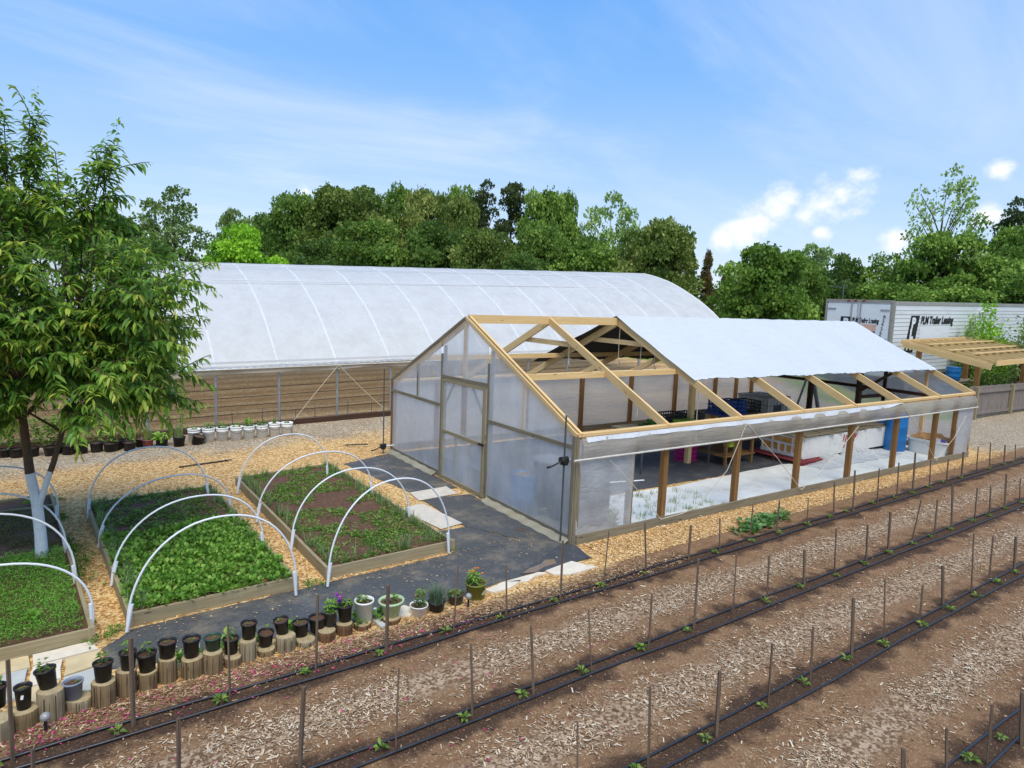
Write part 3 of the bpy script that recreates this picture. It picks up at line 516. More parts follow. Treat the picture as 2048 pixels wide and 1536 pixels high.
    P(MB().grid(lambda u, v: (-.06 - .1 * v + .012 * math.sin(u * 40), 2.1 * u, .055 * (1 - v) + .012), 30, 3), 'film_skirt', SK)
    P(MB().grid(lambda u, v: (-.06 - .1 * v + .012 * math.sin(u * 33), 3.8 + 2.0 * u, .055 * (1 - v) + .012), 26, 3), 'film_skirt', SK)
    # ---- door
    d = MB(); dx = gx - .03
    d.post(dx, 3.625, .03, 1.76, .03, .06).post(dx, 2.25, .03, 1.8, .03, .06)
    d.beam((dx, 3.595, 1.75), (dx, 2.28, 1.77), .03, .05).beam((dx, 3.595, .86), (dx, 2.28, .87), .03, .055).beam((dx, 3.595, .05), (dx, 2.28, .06), .03, .05)
    door = P(d, 'door', M['bedwood'])
    par = H.matrix_world
    def DS(mb, nm, m): return sub(mb, nm, m, door)
    DS(MB().grid(lambda u, v: (dx + .002 + .003 * math.sin(u * 19 + v * 7), 3.64 - 1.4 * u, .04 + 1.74 * v), 12, 14), 'door_film', M['film'])
    DS(MB().post(dx + .02, 3.16, .06, .85, .02, .045), 'door_stile', M['weathered']); DS(MB().post(dx + .02, 2.63, .06, .85, .02, .045), 'door_stile', M['steel'])
    DS(MB().beam((dx + .02, 3.6, .39), (dx + .02, 3.19, .395), .02, .04), 'door_rail', M['steel']); DS(MB().beam((dx + .02, 2.61, .43), (dx + .02, 2.27, .44), .02, .04), 'door_rail', M['steel'])
    DS(MB().beam((dx + .02, 3.27, 1.72), (dx + .02, 3.58, 1.32), .02, .035), 'brace', M['steel']); DS(MB().beam((dx + .02, 2.64, 1.73), (dx + .02, 2.28, 1.33), .02, .035), 'brace', M['steel'])
    DS(MB().beam((dx - .03, 2.2, .88), (dx - .03, 2.34, .88), .03, .03).tube([(dx - .045, 2.3, .88), (dx - .06, 2.3, .9), (dx - .06, 2.2, .9)], .009), 'latch', M['black'])
    # ---- far gable film and frame
    fg = MB()
    def ffn(u, v):
        y = W * u; z = .02 + (slope(y) - .06) * v; return (LEN + .03 + .01 * math.sin(y * 6 + z * 3), y, z)
    P(fg.grid(ffn, 24, 14), 'gable_film', M['film2'])
    for yy in (1.0, 1.95, 3.9): P(MB().post(LEN - .01, yy, 0, slope(yy) - .15, .04, .08), 'gable_stud', M['darkwood' if yy == 1.95 else 'pine'])
    P(MB().beam((LEN - .04, 0, 1.28), (LEN - .04, 1.92, 1.3), .03, .08), 'gable_rail', M['darkwood']); P(MB().beam((LEN - .04, 1.98, 1.3), (LEN - .04, W, 1.28), .03, .08), 'gable_rail', M['darkwood'])
    P(MB().beam((6 * BAY, 1.7, 1.35), (6 * BAY, 1.0, 1.86), .04, .06), 'brace', M['darkwood']); P(MB().beam((6 * BAY + .08, 1.7, 1.22), (LEN, 1.72, 1.2), .04, .08), 'girt', M['darkwood'])
    # ---- side films
    P(MB().grid(lambda u, v: (.98 * u, -.05 + .012 * math.sin(u * 9 + v * 3), .03 + (HE - .12) * v), 12, 12), 'side_film', M['film2'])
    P(MB().grid(lambda u, v: (LEN - .72 + .74 * u, -.05 + .01 * math.sin(u * 8 + v * 4), .06 + (HE - .2) * v), 10, 10), 'side_film', mat_film('white_end_film', lin(226, 224, 222), .1, .45, .4, (2, 2, 4), lin(190, 184, 172), .4, .5, .06))
    P(MB().grid(lambda u, v: (LEN * u, W + .075 + .02 * math.sin(u * 37 + v * 2) + .012 * math.sin(v * 13 + u * 9), .06 + (HE - .1) * v), 90, 12), 'back_curtain', M['backfilm'])
    # ---- roll up curtain on the near side
    zp = 1.155; M['rollpipe'] = mat_plain('film_wrapped_pipe', lin(206, 200, 190), .5, .15, 14)
    def cur(u, v):
        x = .02 + (LEN - .0) * u; top = HE - .075; bot = zp + .01 * math.sin(u * 21)
        z = top + (bot - top) * v; sag = .035 * math.sin(PI * v) + .012 * math.sin(x * 7.3 + v * 3) * v
        fold = .012 * math.sin(x * 31 + v * 5) * math.exp(-min(x, LEN - x) * .8)
        return (x, -.045 - sag - fold - .035 * v, z)
    cu = P(MB().grid(cur, 160, 10), 'side_curtain', M['curtain'])
    pipe = MB().tube([(-.12, -.095, zp), (3, -.1, zp - .006), (6, -.095, zp + .004), (9, -.1, zp - .004), (LEN + .12, -.095, zp)], .015, 8); sub(pipe, 'roll_pipe', M['rollpipe'], cu)
    def flap(u, v):
        x = .1 + (8.3 - .1) * u; h = (.05 + .045 * vnoise(x, .5, .37, 3) + .012 * vnoise(x, 2, 2.3, 9) + .006 * vnoise(x, 5, 9, 2)) * (1 if x < 7.6 else max(.15, (8.3 - x) / .7))
        return (x, -.043 - .035 * v - .01 * math.sin(x * 9) * v, HE - .058 - h * v)
    sub(MB().grid(flap, 130, 4), 'film_flap', M['whitefilm'], cu)
    rp = lambda *p: MB().tube(p, .0055, 5)
    def zig(a, b, c, name='rope'): sub(rp(a, ((a[0] + b[0]) / 2, -.15, (a[2] + b[2]) / 2), b).tube([b, ((b[0] + c[0]) / 2, -.15, (b[2] + c[2]) / 2), c], .0055, 5), name, M['rope'], cu)
    M['rope'] = mat_plain('pale_cord', lin(206, 196, 172), .8, .15, 30)
    zig((.5, -.1, 1.1), (1.55, -.1, .12), (2.3, -.1, .2)); zig((3.33, -.1, 1.38), (2.45, .1, .03), (2.4, .1, .03)); zig((3.36, -.1, 1.38), (5.0, -.1, .1), (6.65, -.1, 1.1)); zig((8.2, -.1, 1.4), (9.9, -.1, .1), (11.1, -.1, 1.0))
    for x, y, z0 in ((3.34, 2.3, 1.1), (3.3, 2.85, 2.0), (1.72, 2.4, 2.1), (3.36, .9, .9), (3.4, 2.0, 1.95)):
        P(MB().tube([(x, y, slope(y) - .12), (x + .02, y + .03, (slope(y) + z0) / 2), (x, y, z0)], .007, 5).tube([(x, y, z0), (x + .03, y, z0 + .1), (x + .05, y + .02, z0 - .02)], .006, 5), 'rope', M['rope'])
    # ---- roof sheet: white above, dark shade cloth below
    t = MB(); y_low = .9
    def rf(side, off, mi):
        def fn(u, v):
            x0 = 2 * BAY - .06 - (0 if side == 0 else .55 * v * (1 - .5 * v)); x = x0 + (LEN + .03 - x0) * u
            yl = (y_low - .1 * u + .014 * math.sin(x * 3.81 + .6) + .004 * math.sin(x * 11)) if side == 0 else .72 + .06 * math.sin(x * 3.81)
            y = W / 2 - (W / 2 - yl) * v; z = slope(y) + off + .052 + (.012 * math.sin(x * 2 * PI / BAY - PI / 2) - .014) * min(1, v * 3) + .004 * math.sin(x * 13 + v * 9) + .007 * v ** 2 * math.sin(x * 27 + 3 * math.sin(x * 5)) + .004 * math.sin(x * 6 + v * 17)
            if side: y = W - y
            return (x, y, z)
        t.grid(fn, 90, 24, mi)
    for s in (0, 1): rf(s, .006, 0); rf(s, 0, 1)
    wt = NT('white_roof_sheet'); co = wt.coord(); s1 = wt.noise(wt.mapped(co, (.8, 5, 5)), 2, 6, .65, dist=.8)
    c = wt.mix(wt.mrange(s1, .45, .75, 0, .25), (.62, .625, .635, 1), (.53, .535, .55, 1)); c = wt.mix(wt.mrange(wt.noise(co, .7, 5), .5, .75, 0, .18), c, (.5, .505, .51, 1))
    wt.principled(**{'Base Color': c, 'Roughness': .42, 'Specular IOR Level': .4, 'Normal': wt.bump(wt.noise(wt.mapped(co, (1, 4.5, 4.5)), 3.2, 7, .68, dist=1.4), .6, .035)})
    ts = P(t, 'roof_sheet', [wt.mat, mat_plain('dark_shade_cloth', lin(70, 66, 60), .9, .2, 12)])
    g = MB()
    for i in range(15): g.lathe([(.0, .012), (.018, .008), (.02, 0)], (3.5 + i * .56, .9 - .1 * i / 15 - .005, slope(.88) + .055), 8)
    sub(g, 'grommet_row', M['white'], ts)
    return H
HOUSE = make_house()
# cranks on their guide poles
def crank(label, x, y, z, ph, plen):
    o = thing('crank_pole', label, 'curtain crank', (x, y, 0))
    MB().tube([(0, 0, 0), (0, 0, ph)], .0125, 8).build('guide_pole', M['darksteel'], o)
    g = MB().box(-.035, .035, -.04, .04, z - .05, z + .05).tube([(-.06, 0, z + .02), (.05, 0, z + .02)], .045, 12).tube([(0, -.05, z), (0, .05, z)], .04, 10).build('gearbox', M['black'], o)
    MB().tube([(-.05, 0, z), (-.09, .0, z - .01), (-.15, .05, z - .06), (-.17, .055, z - .065)], .011, 6).tube([(-.17, .055, z - .065), (-.23, .06, z - .075)], .016, 8).build('handle', M['black'], g)
    MB().tube([(.05, 0, z + .01), (plen, 0, z + .01)], .014, 8).build('drive_rod', M['pvc'], g)
crank('black hand crank on a steel pole at the near greenhouse corner', -.13, .1, 1.11, 1.72, .2)
crank('black hand crank low on a steel pole at the far left greenhouse corner', -.25, W - .09, .14, 1.72, .25)
# ================================================================ polytunnel
TA = Vector((1, -.064, .033)); TO = Vector((-2.74, 9.23, 0))
TPROF = [(0, 0), (0, 1.35), (.26, 1.57), (.57, 1.83), (1.29, 2.39), (1.84, 2.73), (2.36, 3.0), (2.9, 3.25), (3.45, 3.47), (4.1, 3.65), (4.7, 3.78), (5.05, 3.82)]
TPROF += [(10.1 - y, z) for y, z in TPROF[-2::-1]]
def tprof(v):       # v 0..1 along the covered arch (eave to eave)
    P = TPROF[1:-1]; seg = [0]
    for i in range(1, len(P)): seg.append(seg[-1] + math.hypot(P[i][0] - P[i - 1][0], P[i][1] - P[i - 1][1]))
    L = v * seg[-1]
    return (float(np.interp(L, seg, [p[0] for p in P])), float(np.interp(L, seg, [p[1] for p in P])))
def tp(s, y, z): return Vector((TO.x + TA.x * s, TO.y + TA.y * s + y, TA.z * max(s, -3.4) + z))
def make_tunnel():
    M['tcurtain'] = mat_plain('folded_tunnel_curtain', lin(168, 156, 136), .6, .2, 3, dirt=lin(134, 122, 102), dirt_amt=.6, dscale=2, bump=.6)
    T = thing('polytunnel', 'long white plastic covered polytunnel with arched roof and open lower side', 'polytunnel', (0, 0, 0))
    s0, s1 = -9.45, 16.75
    bows = [1.35 * k for k in range(-7, 12)] + [16.7]
    def sk(s, v):
        b = (s / 1.35) % 1.0; return -.02 * math.sin(PI * b)
    def fn(u, v):
        s = s0 + (s1 - s0) * u; y, z = tprof(v); n = Vector((0, -(1 - v * 2), .4)); return tp(s, y + n.y * (.03 + sk(s, v)), z + n.z * (.03 + sk(s, v)) + .02)
    MB().grid(fn, 150, 40).build('cover_film', M['tunnel'], T)
    for s in bows:
        pts = [tp(s, *tprof(v)) + Vector((0, (2 * v - 1) * .012, .012)) for v in np.linspace(0, 1, 34)]
        MB().tube(pts, .028, 8).build('bow', M['bow'], T)
        for y in (0, 10.1):
            p = tp(s, y, 1.36); MB().tube([(p.x, p.y, gz(p.x, p.y) - .02), p], .032, 8).build('leg', M['steel'], T)
    for v in (.3, .41):
        y, z = tprof(v); MB().tube([tp(s0, y, z + .005) + Vector((0, .004, .0)), tp(s1, y, z + .005) + Vector((0, .004, .0))], .012, 6).build('purlin', M['bow'], T)
    for y in (-.05, 10.15):
        sg = -1 if y < 0 else 1
        MB().grid(lambda u, v: tp(s0 + (s1 - s0) * u, y + sg * .02 + sg * .02 * math.sin(u * 90 + v * 3) * v, 1.39 - .13 * v - .012 * math.sin(u * 61) * v), 170, 4).build('side_curtain', M['tcurtain'], T)
        r = MB().tube([tp(s0, y + sg * .045, 1.255), tp(s1, y + sg * .045, 1.255)], .013, 8); r.build('roll_pipe', M['rollpipe'], T)
        MB().beam(tp(s0, y + sg * .0, 1.4), tp(s1, y + sg * .0, 1.4), .03, .05).build('locking_rail', M['bow'], T)
        w = MB()
        for i in range(150): w.beam(tp(s0 + (s1 - s0) * i / 150, y + sg * .02, 1.402), tp(s0 + (s1 - s0) * (i + .5) / 150, y + sg * .02, 1.396), .012, .014)
        w.build('wiggle_wire', M['white'], T)
    b = MB()
    for k in range(8): b.beam(tp(-9.4 + k * 3.28, -.07, .05), tp(-9.4 + (k + 1) * 3.28, -.07, .055), .04, .14)
    b.build('baseboard', M['darkwood'], T)
    b = MB()
    for k in range(8): b.beam(tp(-9.4 + k * 3.28, 10.17, .05), tp(-9.4 + (k + 1) * 3.28, 10.17, .055), .04, .14)
    b.build('baseboard', M['darkwood'], T)
    for s, q in ((1.35 * 2, (-1.05, .12)), (1.35 * 2, (1.15, .2)), (1.35 * 5, (-1.1, .1))):
        MB().tube([tp(s, -.1, 1.36), tp(s + q[0] * .5, -.1, .75), tp(s + q[0], -.12, q[1])], .007, 5).build('rope', M['rope'], T)
    w = MB()
    for z in (.12, .42): w.tube([tp(-9.4, .1, z + .03), tp(-5, .1, z - .02), tp(-1, .1, z + .01), tp(3, .1, z - .02), tp(10, .1, z), tp(16, .1, z)], .005, 5)
    w.build('tie_wire', M['darksteel'], T)
    return T
make_tunnel()
for i, yy in enumerate((.55, 1.75, 3.0, 4.4, 6.1)):
    pts = [tp(s, yy + .03 * math.sin(s * 1.3 + i), .02) for s in np.linspace(-9.3, 16.4, 24)]
    for p in pts: p.z = max(p.z, gz(p.x, p.y) + .012)
    tag(MB().tube(pts, .009, 6).build('irrigation_hose', M['hose']), 'black irrigation hose lying along a straw coloured bed inside the polytunnel', 'hose', 'hoses along the polytunnel beds')
rb = MB().tube([(0, 0, 0), (0, 0, .42)], .008, 5).build('iron_rod', M['darksteel'])
for i, s in enumerate((-2.6, -1.5, -.7, .35, 1.0, 1.75, 2.2, 3.0, 3.6)):
    o = rb if i == 0 else copy_tree(rb); p = tp(s, .1, 0); o.location = (p.x, p.y, gz(p.x, p.y)); o.scale = (1, 1, .8 + .3 * ((i * 7) % 5) / 5)
    tag(o, 'thin dark rod standing just inside the open side of the polytunnel', 'rod', 'thin rods along the polytunnel edge')
# ================================================================ raised beds, hoops and crops
M['bedsoil'] = mat_plain('bed_soil', lin(104, 74, 54), .95, .4, 26, bump=.9, dirt=lin(142, 108, 80), dirt_amt=.6, dscale=14)
def bed(label, fl, fr, br, bl, hgt=.135, zs=.1):
    cx, cy = np.mean([fl, fr, br, bl], axis=0)
    o = thing('raised_bed', label, 'garden bed', (cx, cy, 0)); L = lambda p, z: (p[0] - cx, p[1] - cy, z)
    for a, b, h in ((fl, fr, hgt), (bl, br, hgt - .01), (fl, bl, hgt + .004), (fr, br, hgt + .004)):
        MB().beam(L(a, h / 2), L(b, h / 2), .036, h).build('board', M['bedwood'], o)
    for p in (fl, fr):
        MB().post(p[0] - cx, p[1] - cy, 0, hgt + .012, .05).build('corner_block', M['bedwood'], o)
    fl, fr, br, bl = [np.array(q) for q in (fl, fr, br, bl)]
    def fn(u, v):
        q = (fl * (1 - u) + fr * u) * (1 - v) + (bl * (1 - u) + br * u) * v
        e = min(u, 1 - u, v, 1 - v); return L(q, zs - .03 * (e < .03) + .03 * float(vnoise(q[0], q[1], 5, 2)) + .012 * float(vnoise(q[0], q[1], 22, 4)))
    MB().grid(fn, 40, 90).build('soil', M['bedsoil'], o)
    def uvp(u, v):
        u, v = np.asarray(u)[:, None], np.asarray(v)[:, None]; q = (fl * (1 - u) + fr * u) * (1 - v) + (bl * (1 - u) + br * u) * v
        return np.concatenate([q, np.full((len(q), 1), zs + .012)], 1)
    return o, uvp
bedL, uvL = bed('left raised bed around the white trunk, feathery carrot tops at its front', (-7.2, .05), (-5.40, .15), (-5.74, 4.9), (-7.5, 4.8))
bedM, uvM = bed('middle raised bed packed with bright leafy greens at its front', (-5.09, .30), (-3.53, .38), (-3.70, 4.40), (-5.32, 4.22))
bedR, uvR = bed('right raised bed of bare soil, weeds and onion tufts beside the black cloth', (-3.16, .45), (-1.53, .53), (-1.62, 4.95), (-3.25, 4.70))
MB().beam((-7.3 + 6.45, 2.38 - 2.475, .09), (-5.57 + 6.45, 2.44 - 2.475, .09), .034, .1).build('divider_board', M['bedwood'], bedL)
MB().beam((-7.4 + 6.45, 4.2 - 2.475, .09), (-5.69 + 6.45, 4.3 - 2.475, .09), .034, .1).build('divider_board', M['bedwood'], bedL)

G_BRIGHT = [lin(74, 118, 38), lin(106, 154, 54), lin(140, 182, 74), lin(174, 202, 98)]
G_MID = [lin(66, 100, 36), lin(96, 136, 52), lin(128, 162, 70), lin(160, 174, 96)]
G_DULL = [lin(70, 80, 34), lin(96, 102, 42), lin(124, 120, 54), lin(104, 88, 50)]
G_ONION = [lin(74, 108, 66), lin(108, 140, 92), lin(140, 162, 106), lin(178, 176, 110)]
G_CARROT = [lin(74, 128, 36), lin(100, 160, 50), lin(128, 184, 68), lin(156, 198, 92)]
ML = {'bright': mat_leaf('leafy_green_leaf', G_BRIGHT), 'mid': mat_leaf('weed_leaf', G_MID), 'dull': mat_leaf('mossy_leaf', G_DULL, .2), 'onion': mat_leaf('onion_blade', G_ONION, .3), 'carrot': mat_leaf('carrot_leaf', G_CARROT)}
def crop(name, label, cat, v, f, tint, m): return tag(np_mesh(name, v, f, m, tint=tint), label, cat, kind='stuff')
def rosettes(P, k, L, Wd, elev=(.25, 1.1), stem=.03):
    """k leaves round each plant centre"""
    n = len(P); Q = np.repeat(P, k, 0); a = rng.uniform(0, 2 * PI, n * k); e = rng.uniform(*elev, n * k)
    d = np.stack([np.cos(a) * np.cos(e), np.sin(a) * np.cos(e), np.sin(e)], 1)
    sc = np.repeat(rng.uniform(.6, 1.25, n), k) * rng.uniform(.75, 1.15, n * k)
    Q = Q + d * (stem * sc)[:, None] * rng.uniform(.3, 1.6, (n * k, 1))
    nn = np.array([0, 0, 1.]) + rng.normal(0, .35, (n * k, 3)) - d * .4
    v, f = leaves(Q, d, nn, L * sc, Wd * sc, droop=.12, fold=.18)
    t = np.clip(np.repeat(rng.uniform(.1, .8, n), k) + rng.normal(0, .16, n * k), 0, 1)
    return v, f, np.repeat(t, 2)
def seedpts(uvp, n, u0, u1, v0, v1, dens=None, thr=.5):
    u, v = rng.uniform(u0, u1, n), rng.uniform(v0, v1, n); P = uvp(u, v)
    if dens is not None: k = vnoise(P[:, 0], P[:, 1], dens, 6) > thr; P = P[k]
    return P
P = seedpts(uvM, 1350, .02, .98, .005, .58); v_, f_, t_ = rosettes(P, 9, .052, .0185, (.35, 1.25), .045)
crop('leafy_greens', 'dense bright leafy greens filling the front of the middle bed', 'greens', v_, f_, t_, ML['bright'])
P = seedpts(uvM, 900, .03, .97, .5, .99, 3.2, .4); v_, f_, t_ = rosettes(P, 8, .035, .011, (.2, 1.0), .03)
crop('bed_weeds', 'low sparse weeds over bare soil at the back of the middle bed', 'weeds', v_, f_, t_, ML['mid'])
P = np.concatenate([seedpts(uvR, 3800, .04, .97, .02, .98, 2.6, .38), seedpts(uvR, 260, .05, .97, .02, .3)]); v_, f_, t_ = rosettes(P, 8, .03, .009, (.15, .9), .025)
crop('bed_weeds', 'patchy low weeds scattered over the soil of the right bed', 'weeds', v_, f_, t_, ML['mid'])
def tufts(uvp, centres_uv, per, H, lean):
    P = uvp(centres_uv[:, 0], centres_uv[:, 1]); Q = np.repeat(P, per, 0) + np.concatenate([rng.normal(0, .012, (len(P) * per, 2)), np.zeros((len(P) * per, 1))], 1)
    n = len(Q); v, f, idx = blades(Q, rng.uniform(.45, 1, n) * H, rng.uniform(.1, 1, n) * lean, .0028); t = rng.uniform(0, 1, n)[idx]
    return v, f, t
cuv = np.concatenate([np.stack([rng.uniform(.02, .1, 60), rng.uniform(.02, .98, 60)], 1), np.stack([rng.uniform(.88, .99, 85), rng.uniform(.02, .98, 85)], 1), np.stack([rng.uniform(.05, .95, 16), rng.uniform(.01, .06, 16)], 1), np.stack([rng.uniform(.05, .95, 14), rng.uniform(.95, .99, 14)], 1)])
v_, f_, t_ = tufts(uvR, cuv, 11, .2, .12); crop('onion_tufts', 'thin grey green onion blades along the edges of the right bed', 'onions', v_, f_, t_, ML['onion'])
cuv = np.concatenate([np.stack([rng.uniform(.02, .1, 80), rng.uniform(.02, .98, 80)], 1), np.stack([rng.uniform(.9, .99, 46), rng.uniform(.1, .98, 46)], 1), np.stack([rng.uniform(.05, .95, 20), rng.uniform(.94, .99, 20)], 1)])
v_, f_, t_ = tufts(uvM, cuv, 11, .17, .11); crop('onion_tufts', 'thin onion blades along the side boards of the middle bed', 'onions', v_, f_, t_, ML['onion'])
n = 26000; P = uvL(rng.uniform(.02, .97, n), rng.uniform(.01, .47, n)); hgt = .05 + .11 * vnoise(P[:, 0], P[:, 1], 4, 8) * (1 - smooth(.38, .47, rng.uniform(0, .47, n)) * .5)
P[:, 2] += hgt * rng.uniform(.15, 1, n); d = rand_dirs(n); d[:, 2] = np.abs(d[:, 2]) * .6 + .1
v_, f_ = leaves(P, d, rand_dirs(n) + [0, 0, 1.2], rng.uniform(.018, .036, n), rng.uniform(.003, .006, n)); tt = np.clip(.45 + (hgt - .1) * 2 + rng.normal(0, .2, n), 0, 1)
crop('carrot_tops', 'feathery bright green carrot tops at the front of the left bed', 'carrots', v_, f_, np.repeat(tt, 2), ML['carrot'])
n = 16000; P = uvL(rng.uniform(.02, .97, n), rng.uniform(.48, .87, n)); k = vnoise(P[:, 0], P[:, 1], 5, 1) > .3; P = P[k]; n = len(P); P[:, 2] += rng.uniform(0, .035, n); d = rand_dirs(n); d[:, 2] = np.abs(d[:, 2]) * .5
v_, f_ = leaves(P, d, rand_dirs(n) + [0, 0, 1.2], rng.uniform(.012, .026, n), rng.uniform(.004, .008, n)); crop('mossy_seedlings', 'low brownish green seedlings round the white tree trunk', 'seedlings', v_, f_, np.repeat(rng.uniform(0, 1, n), 2), ML['dull'])
# weeds on the path between left and middle bed
n = 700; y = rng.uniform(.15, 4.2, n); x = -5.36 - .07 * y + rng.normal(0, .1, n); k = (x > -5.42 - .075 * y) & (x < -5.14 - .055 * y) & (vnoise(x, y, 3.5, 12) > .38); P = np.stack([x, y, np.full(n, .005)], 1)[k]
v_, f_, t_ = rosettes(P, 9, .03, .007, (.15, 1.1), .03); crop('path_weeds', 'green weeds creeping over the chips between left and middle bed', 'weeds', v_, f_, t_, ML['mid'])
pts = np.array([[-3.35, .42, 0], [-3.42, .38, 0], [-3.28, .35, 0], [-5.4, 0.1, 0.03], [-5.34, .12, 0.03], [-5.2, .25, 0], [-1.5, .5, .01], [-5.7, 4.98, 0], [-5.62, 5.02, 0], [-5.8, 5.0, 0]]); P = np.repeat(pts, 5, 0) + np.concatenate([rng.normal(0, .035, (50, 2)), np.zeros((50, 1))], 1)
v_, f_, t_ = rosettes(P, 8, .035, .009, (.2, 1.1), .03); crop('path_weeds', 'small weed clumps at the bed corners next to the black cloth', 'weeds', v_, f_, t_, ML['mid'])
for lab, (x, y, z), s in (('broad leaved dock plant among the carrot tops', (-5.85, .55, .16), .16), ('dark green leafy plant at the back board of the left bed', (-5.95, 4.5, .12), .12)):
    v_, f_, t_ = rosettes(np.array([[x, y, z]]), 14, s, s * .3, (.2, 1.2), .02); tag(np_mesh('dock_plant', v_, f_, ML['bright'], tint=np.clip(t_ * .5 + .4, 0, 1)), lab, 'plant')
n0 = 90; P = np.stack([3.05 + rng.normal(0, .32, n0), -.72 + rng.normal(0, .07, n0), np.full(n0, .01)], 1); P[:, 1] += (P[:, 0] - 3.05) * .12
v_, f_, t_ = rosettes(P, 9, .075, .028, (.15, .9), .05); tag(np_mesh('melon_vine', v_, f_, mat_leaf('melon_leaf', [lin(70, 112, 56), lin(104, 146, 84), lin(138, 170, 108)]), tint=t_), 'sprawling pale green vine beside the drip row below the open side', 'plant')
n = 70; x = rng.uniform(1.2, 3.4, n); y = rng.uniform(.15, 1.3, n); cu = np.stack([x, y, np.full(n, .012)], 1); Q = np.repeat(cu, 9, 0) + np.concatenate([rng.normal(0, .03, (n * 9, 2)), np.zeros((n * 9, 1))], 1)
v_, f_, idx = blades(Q, rng.uniform(.05, .14, len(Q)), rng.uniform(.02, .08, len(Q)), .003); crop('cloth_grass', 'thin grass growing through the white cloth inside the house', 'grass', v_, f_, rng.uniform(.3, 1, len(Q))[idx], ML['onion'])

# ---- hoops
def hoop(lab, x0, y0, x1, y1, ax, az):
    o = thing('hoop', lab, 'hoop', ((x0 + x1) / 2, (y0 + y1) / 2, 0), group='white hoops over the beds'); cx, cy = (x0 + x1) / 2, (y0 + y1) / 2; w = (x1 - x0) / 2
    sh = (ax - cx) * .6; z0 = .02; pts = []
    for t in np.linspace(0, PI, 33):
        s = math.sin(t); x = -w * math.copysign(abs(math.cos(t)) ** .92, math.cos(t)) + sh * s; y = (y1 - y0) / 2 * -math.cos(t)
        pts.append((x, y, z0 + (az - z0) * s ** .86))
    MB().tube(pts, .0105, 8).build('bent_pipe', M['pvc'], o)
    for a, b, c in ((pts[0], pts[1], pts[4]), (pts[-1], pts[-2], pts[-5])):
        d = Vector(c) - Vector(a); d = d * (.26 / d.length); MB().tube([Vector(a), Vector(a) + d], .0165, 8).build('ground_sleeve', M['pvc'], o)
names = ['rear', 'second', 'third', 'front']
for i, h in enumerate(D['hoops']):
    bedn = ('middle bed of leafy greens', 'right bed beside the black cloth', 'left bed around the white trunk')[i // 4]
    hoop(('white pipe hoop over the rear end of the ', 'white pipe hoop second from the rear over the ', 'white pipe hoop second from the front over the ', 'front white pipe hoop over the ')[i % 4] + bedn, *h)
tag(MB().tube([(-3.9, 6.2, .015), (-3.0, 6.35, .02)], .014, 6).build('dark_rod', M['black']), 'dark rod lying on the yellow chips behind the middle bed', 'rod')
tag(MB().tube([(-.75, 6.55, .05), (-.3, 6.4, .06)], .014, 6).build('dark_rod', M['black']), 'dark rod lying on the chips by the far left greenhouse corner', 'rod')
# ================================================================ log stumps, pots, buckets, stakes
def stump(label, x, y, h, r):
    h = max(h, .045)
    o = thing('log_stump', label, 'stump', (x, y, 0), random.uniform(0, 6), 'log stumps edging the path'); n = 22; ph = random.uniform(0, 6)
    mb = MB(); off = len(mb.v); rr = [r * (1 + .035 * math.sin(3 * 2 * PI * k / n + ph) + random.uniform(-.02, .02)) for k in range(n)]
    tl = (random.uniform(-.06, .06), random.uniform(-.06, .06))
    for z in (-.02, h * .5, h - .004, h):
        s = .965 if z == h else 1.0
        for k in range(n):
            a = 2 * PI * k / n; zz = z + (tl[0] * math.cos(a) + tl[1] * math.sin(a)) * r * (z > h * .6); mb.v.append((rr[k] * s * math.cos(a), rr[k] * s * math.sin(a), zz))
    for i in range(3):
        for k in range(n):
            k2 = (k + 1) % n; mb.f.append((i * n + k, i * n + k2, (i + 1) * n + k2, (i + 1) * n + k)); mb.m.append(0); mb.sm.append(True); za, zb = i * .1, (i + 1) * .1
            u0, u1 = k / n * 6.28 * r, (k + 1) / n * 6.28 * r; mb.uv += [(za + ph, u0), (za + ph, u1), (zb + ph, u1), (zb + ph, u0)]
    for _ in range(random.randint(7, 11)):                        # drying splits in the wood
        a = random.uniform(0, 6.28); k = int(a / 2 / PI * n) % n; q = rr[k] * 1.0; lo = h * random.choice([0, 0, random.uniform(0, .6)]); wq = random.uniform(.002, .005)
        mb.beam((q * math.cos(a), q * math.sin(a), lo), (q * math.cos(a + .04), q * math.sin(a + .04), h * random.uniform(.7, .985)), wq, .005, up=(math.cos(a), math.sin(a), 0), mi=1)
    mb.build('bark', [M[('stump', 'stump3', 'stump', 'stump2')[random.randint(0, 2) if x < -3.7 else 3]], M['darkwood']], o)
    t = MB(); ring = [mb.v[3 * n + k] for k in range(n)]
    for k in range(n): t.face([ring[k], ring[(k + 1) % n], (0, 0, h + .001)], 0)
    t.build('cut_face', M['stumptop'], o)
    # splits in the wood
    return o
SL = ['log stump at the left picture edge, only partly in view', 'low wide stump under the black pot with the white tag', 'tallest pale stump behind the little globe light', 'low slanted stump under the grey blue pot', 'tall greenish stump right of the grey blue pot',
      'stump behind the stake with two long cracks', 'mid height stump under the widest black pot with a tall seedling', 'tall slim stump right of the widest black pot', 'broad stump under the black pot with a side tag', 'pale topped stump under the dark green pot',
      'low stump right of the dark green pot', 'tall light stump standing among shorter ones, right of the stake', 'low stump under the leaning black pot', 'broad pale stump right of the leaning black pot', 'low dark stump under two black pots near the middle stake',
      'reddish brown stump under the small weedy pot', 'dark brown stump under the purple petunia pot', 'very low stump under the white bucket planter', 'low stump under the sage green planter']
for l, s in zip(SL, D['stumps']): stump(l, *s)

